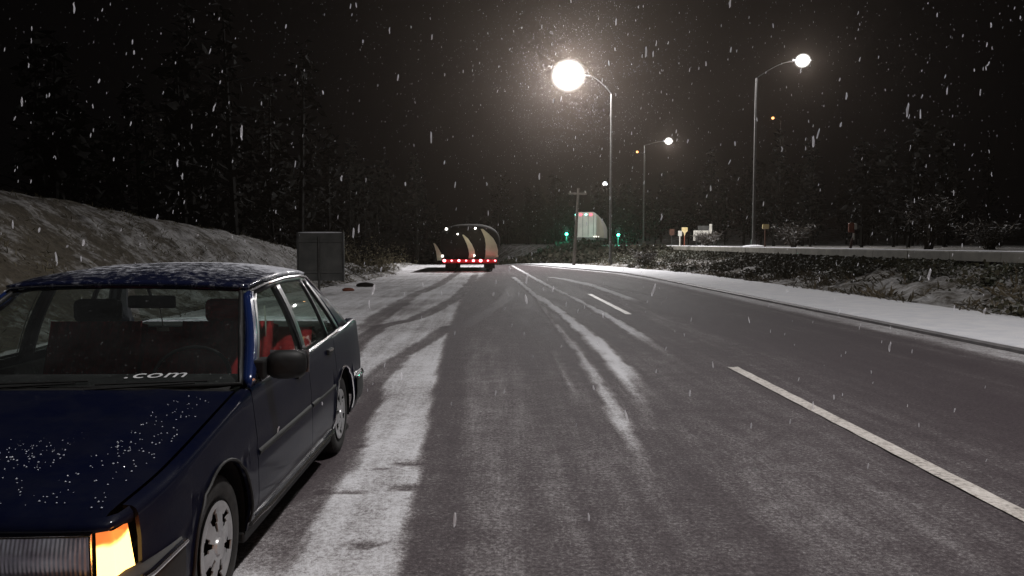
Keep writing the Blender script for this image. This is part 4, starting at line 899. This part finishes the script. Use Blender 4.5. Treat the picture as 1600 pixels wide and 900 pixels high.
# extra flakes massed round the nearest lamp to build up its halo
q = 4500; fy[near:near + q] = 53 + rng.normal(size=q) * 4; fx_[near:near + q] = 5.2 + rng.normal(size=q) * 3.6; fz[near:near + q] = 12.5 + rng.normal(size=q) * 4.2
pos = np.stack([fx_, fy, fz], -1); dcam = np.linalg.norm(pos - np.array([0, 0, 1.5]), axis=1)
incar = (fx_ > -2.85) & (fx_ < -.95) & (fy < 6.6) & (fz < 1.5); low = fz < .1 + terrain(fx_, fy); pos = pos[~incar & ~low & (dcam > 2.3)]; n = len(pos)
wd = rng.uniform(.0022, .0052, n) * rng.choice([1, 1, 1, 1.5], n); ln = wd * rng.uniform(2.5, 6., n)
far = pos[:, 1] > 40; wd[far] *= .8
ax_ = np.stack([rng.normal(.10, .13, n), rng.normal(0, .1, n), np.ones(n)], -1); ax_ /= np.linalg.norm(ax_, axis=1)[:, None]
u_ = np.cross(ax_, rng.normal(size=(n, 3))); u_ /= np.linalg.norm(u_, axis=1)[:, None]; v_ = np.cross(ax_, u_)
off = (rng.normal(size=(n, 3)) * .25 * wd[:, None])
K = 5; V = [pos - ax_ * ln[:, None]]
for t_, rr_ in ((-.62, .8), (.1, 1.), (.7, .62)):
    jx = rng.normal(size=(n, 3)) * (.28 * wd)[:, None]
    for q in range(K):
        a_ = 2 * math.pi * q / K; V.append(pos + ax_ * (ln * t_)[:, None] + jx + (u_ * math.cos(a_) + v_ * math.sin(a_)) * (wd * rr_ * rng.uniform(.75, 1.2, n))[:, None])
V.append(pos + ax_ * ln[:, None]); V = np.stack(V, 1).reshape(-1, 3); T_ = []
for q in range(K):
    q2 = (q + 1) % K; T_.append((0, 1 + q2, 1 + q)); T_.append((1 + 2 * K + q, 1 + 2 * K + q2, 3 * K + 1))
    for w_ in (0, 1): a_ = 1 + w_ * K; T_ += [(a_ + q, a_ + q2, a_ + K + q2), (a_ + q, a_ + K + q2, a_ + K + q)]
k = np.arange(n) * (3 * K + 2); F = np.concatenate([np.stack([k + a_, k + b_, k + c_], -1) for a_, b_, c_ in T_])
M_flake = mat('snow_flakes', (.8, .8, .84), .9, spec=.1); N, L, b = nodes(M_flake); b.inputs['Subsurface Weight'].default_value = 0
tl = N.new('ShaderNodeBsdfTranslucent'); tl.inputs[0].default_value = (.8, .8, .84, 1); mx = N.new('ShaderNodeAddShader'); tp = N.new('ShaderNodeBsdfTransparent'); m3 = N.new('ShaderNodeMixShader'); m3.inputs[0].default_value = .25; L.new(tp.outputs[0], m3.inputs[1])
L.new(b.outputs[0], mx.inputs[0]); L.new(tl.outputs[0], mx.inputs[1]); L.new(mx.outputs[0], m3.inputs[2]); L.new(m3.outputs[0], N['Material Output'].inputs[0])
tag(npmesh('falling_snow', V, F, M_flake, smooth=True), 'snow clumps falling through the lamplight', 'snowfall', kind='stuff')

# ------------------------------------------------------------ haze
mb = MB(); mb.box(-100, 100, -20, 200, -8, 42); hz = mb.build('haze', None)
m = bpy.data.materials.new('haze_air'); m.use_nodes = True; N = m.node_tree.nodes; N.clear(); out = N.new('ShaderNodeOutputMaterial'); pv = N.new('ShaderNodeVolumePrincipled')
pv.inputs['Color'].default_value = (1, .83, .70, 1); pv.inputs['Density'].default_value = HAZE; pv.inputs['Anisotropy'].default_value = .82
m.node_tree.links.new(pv.outputs[0], out.inputs['Volume']); hz.data.materials.append(m); hz['kind'] = 'stuff'; hz['label'] = 'thin snowy haze lit by the lamps'; hz['category'] = 'haze'
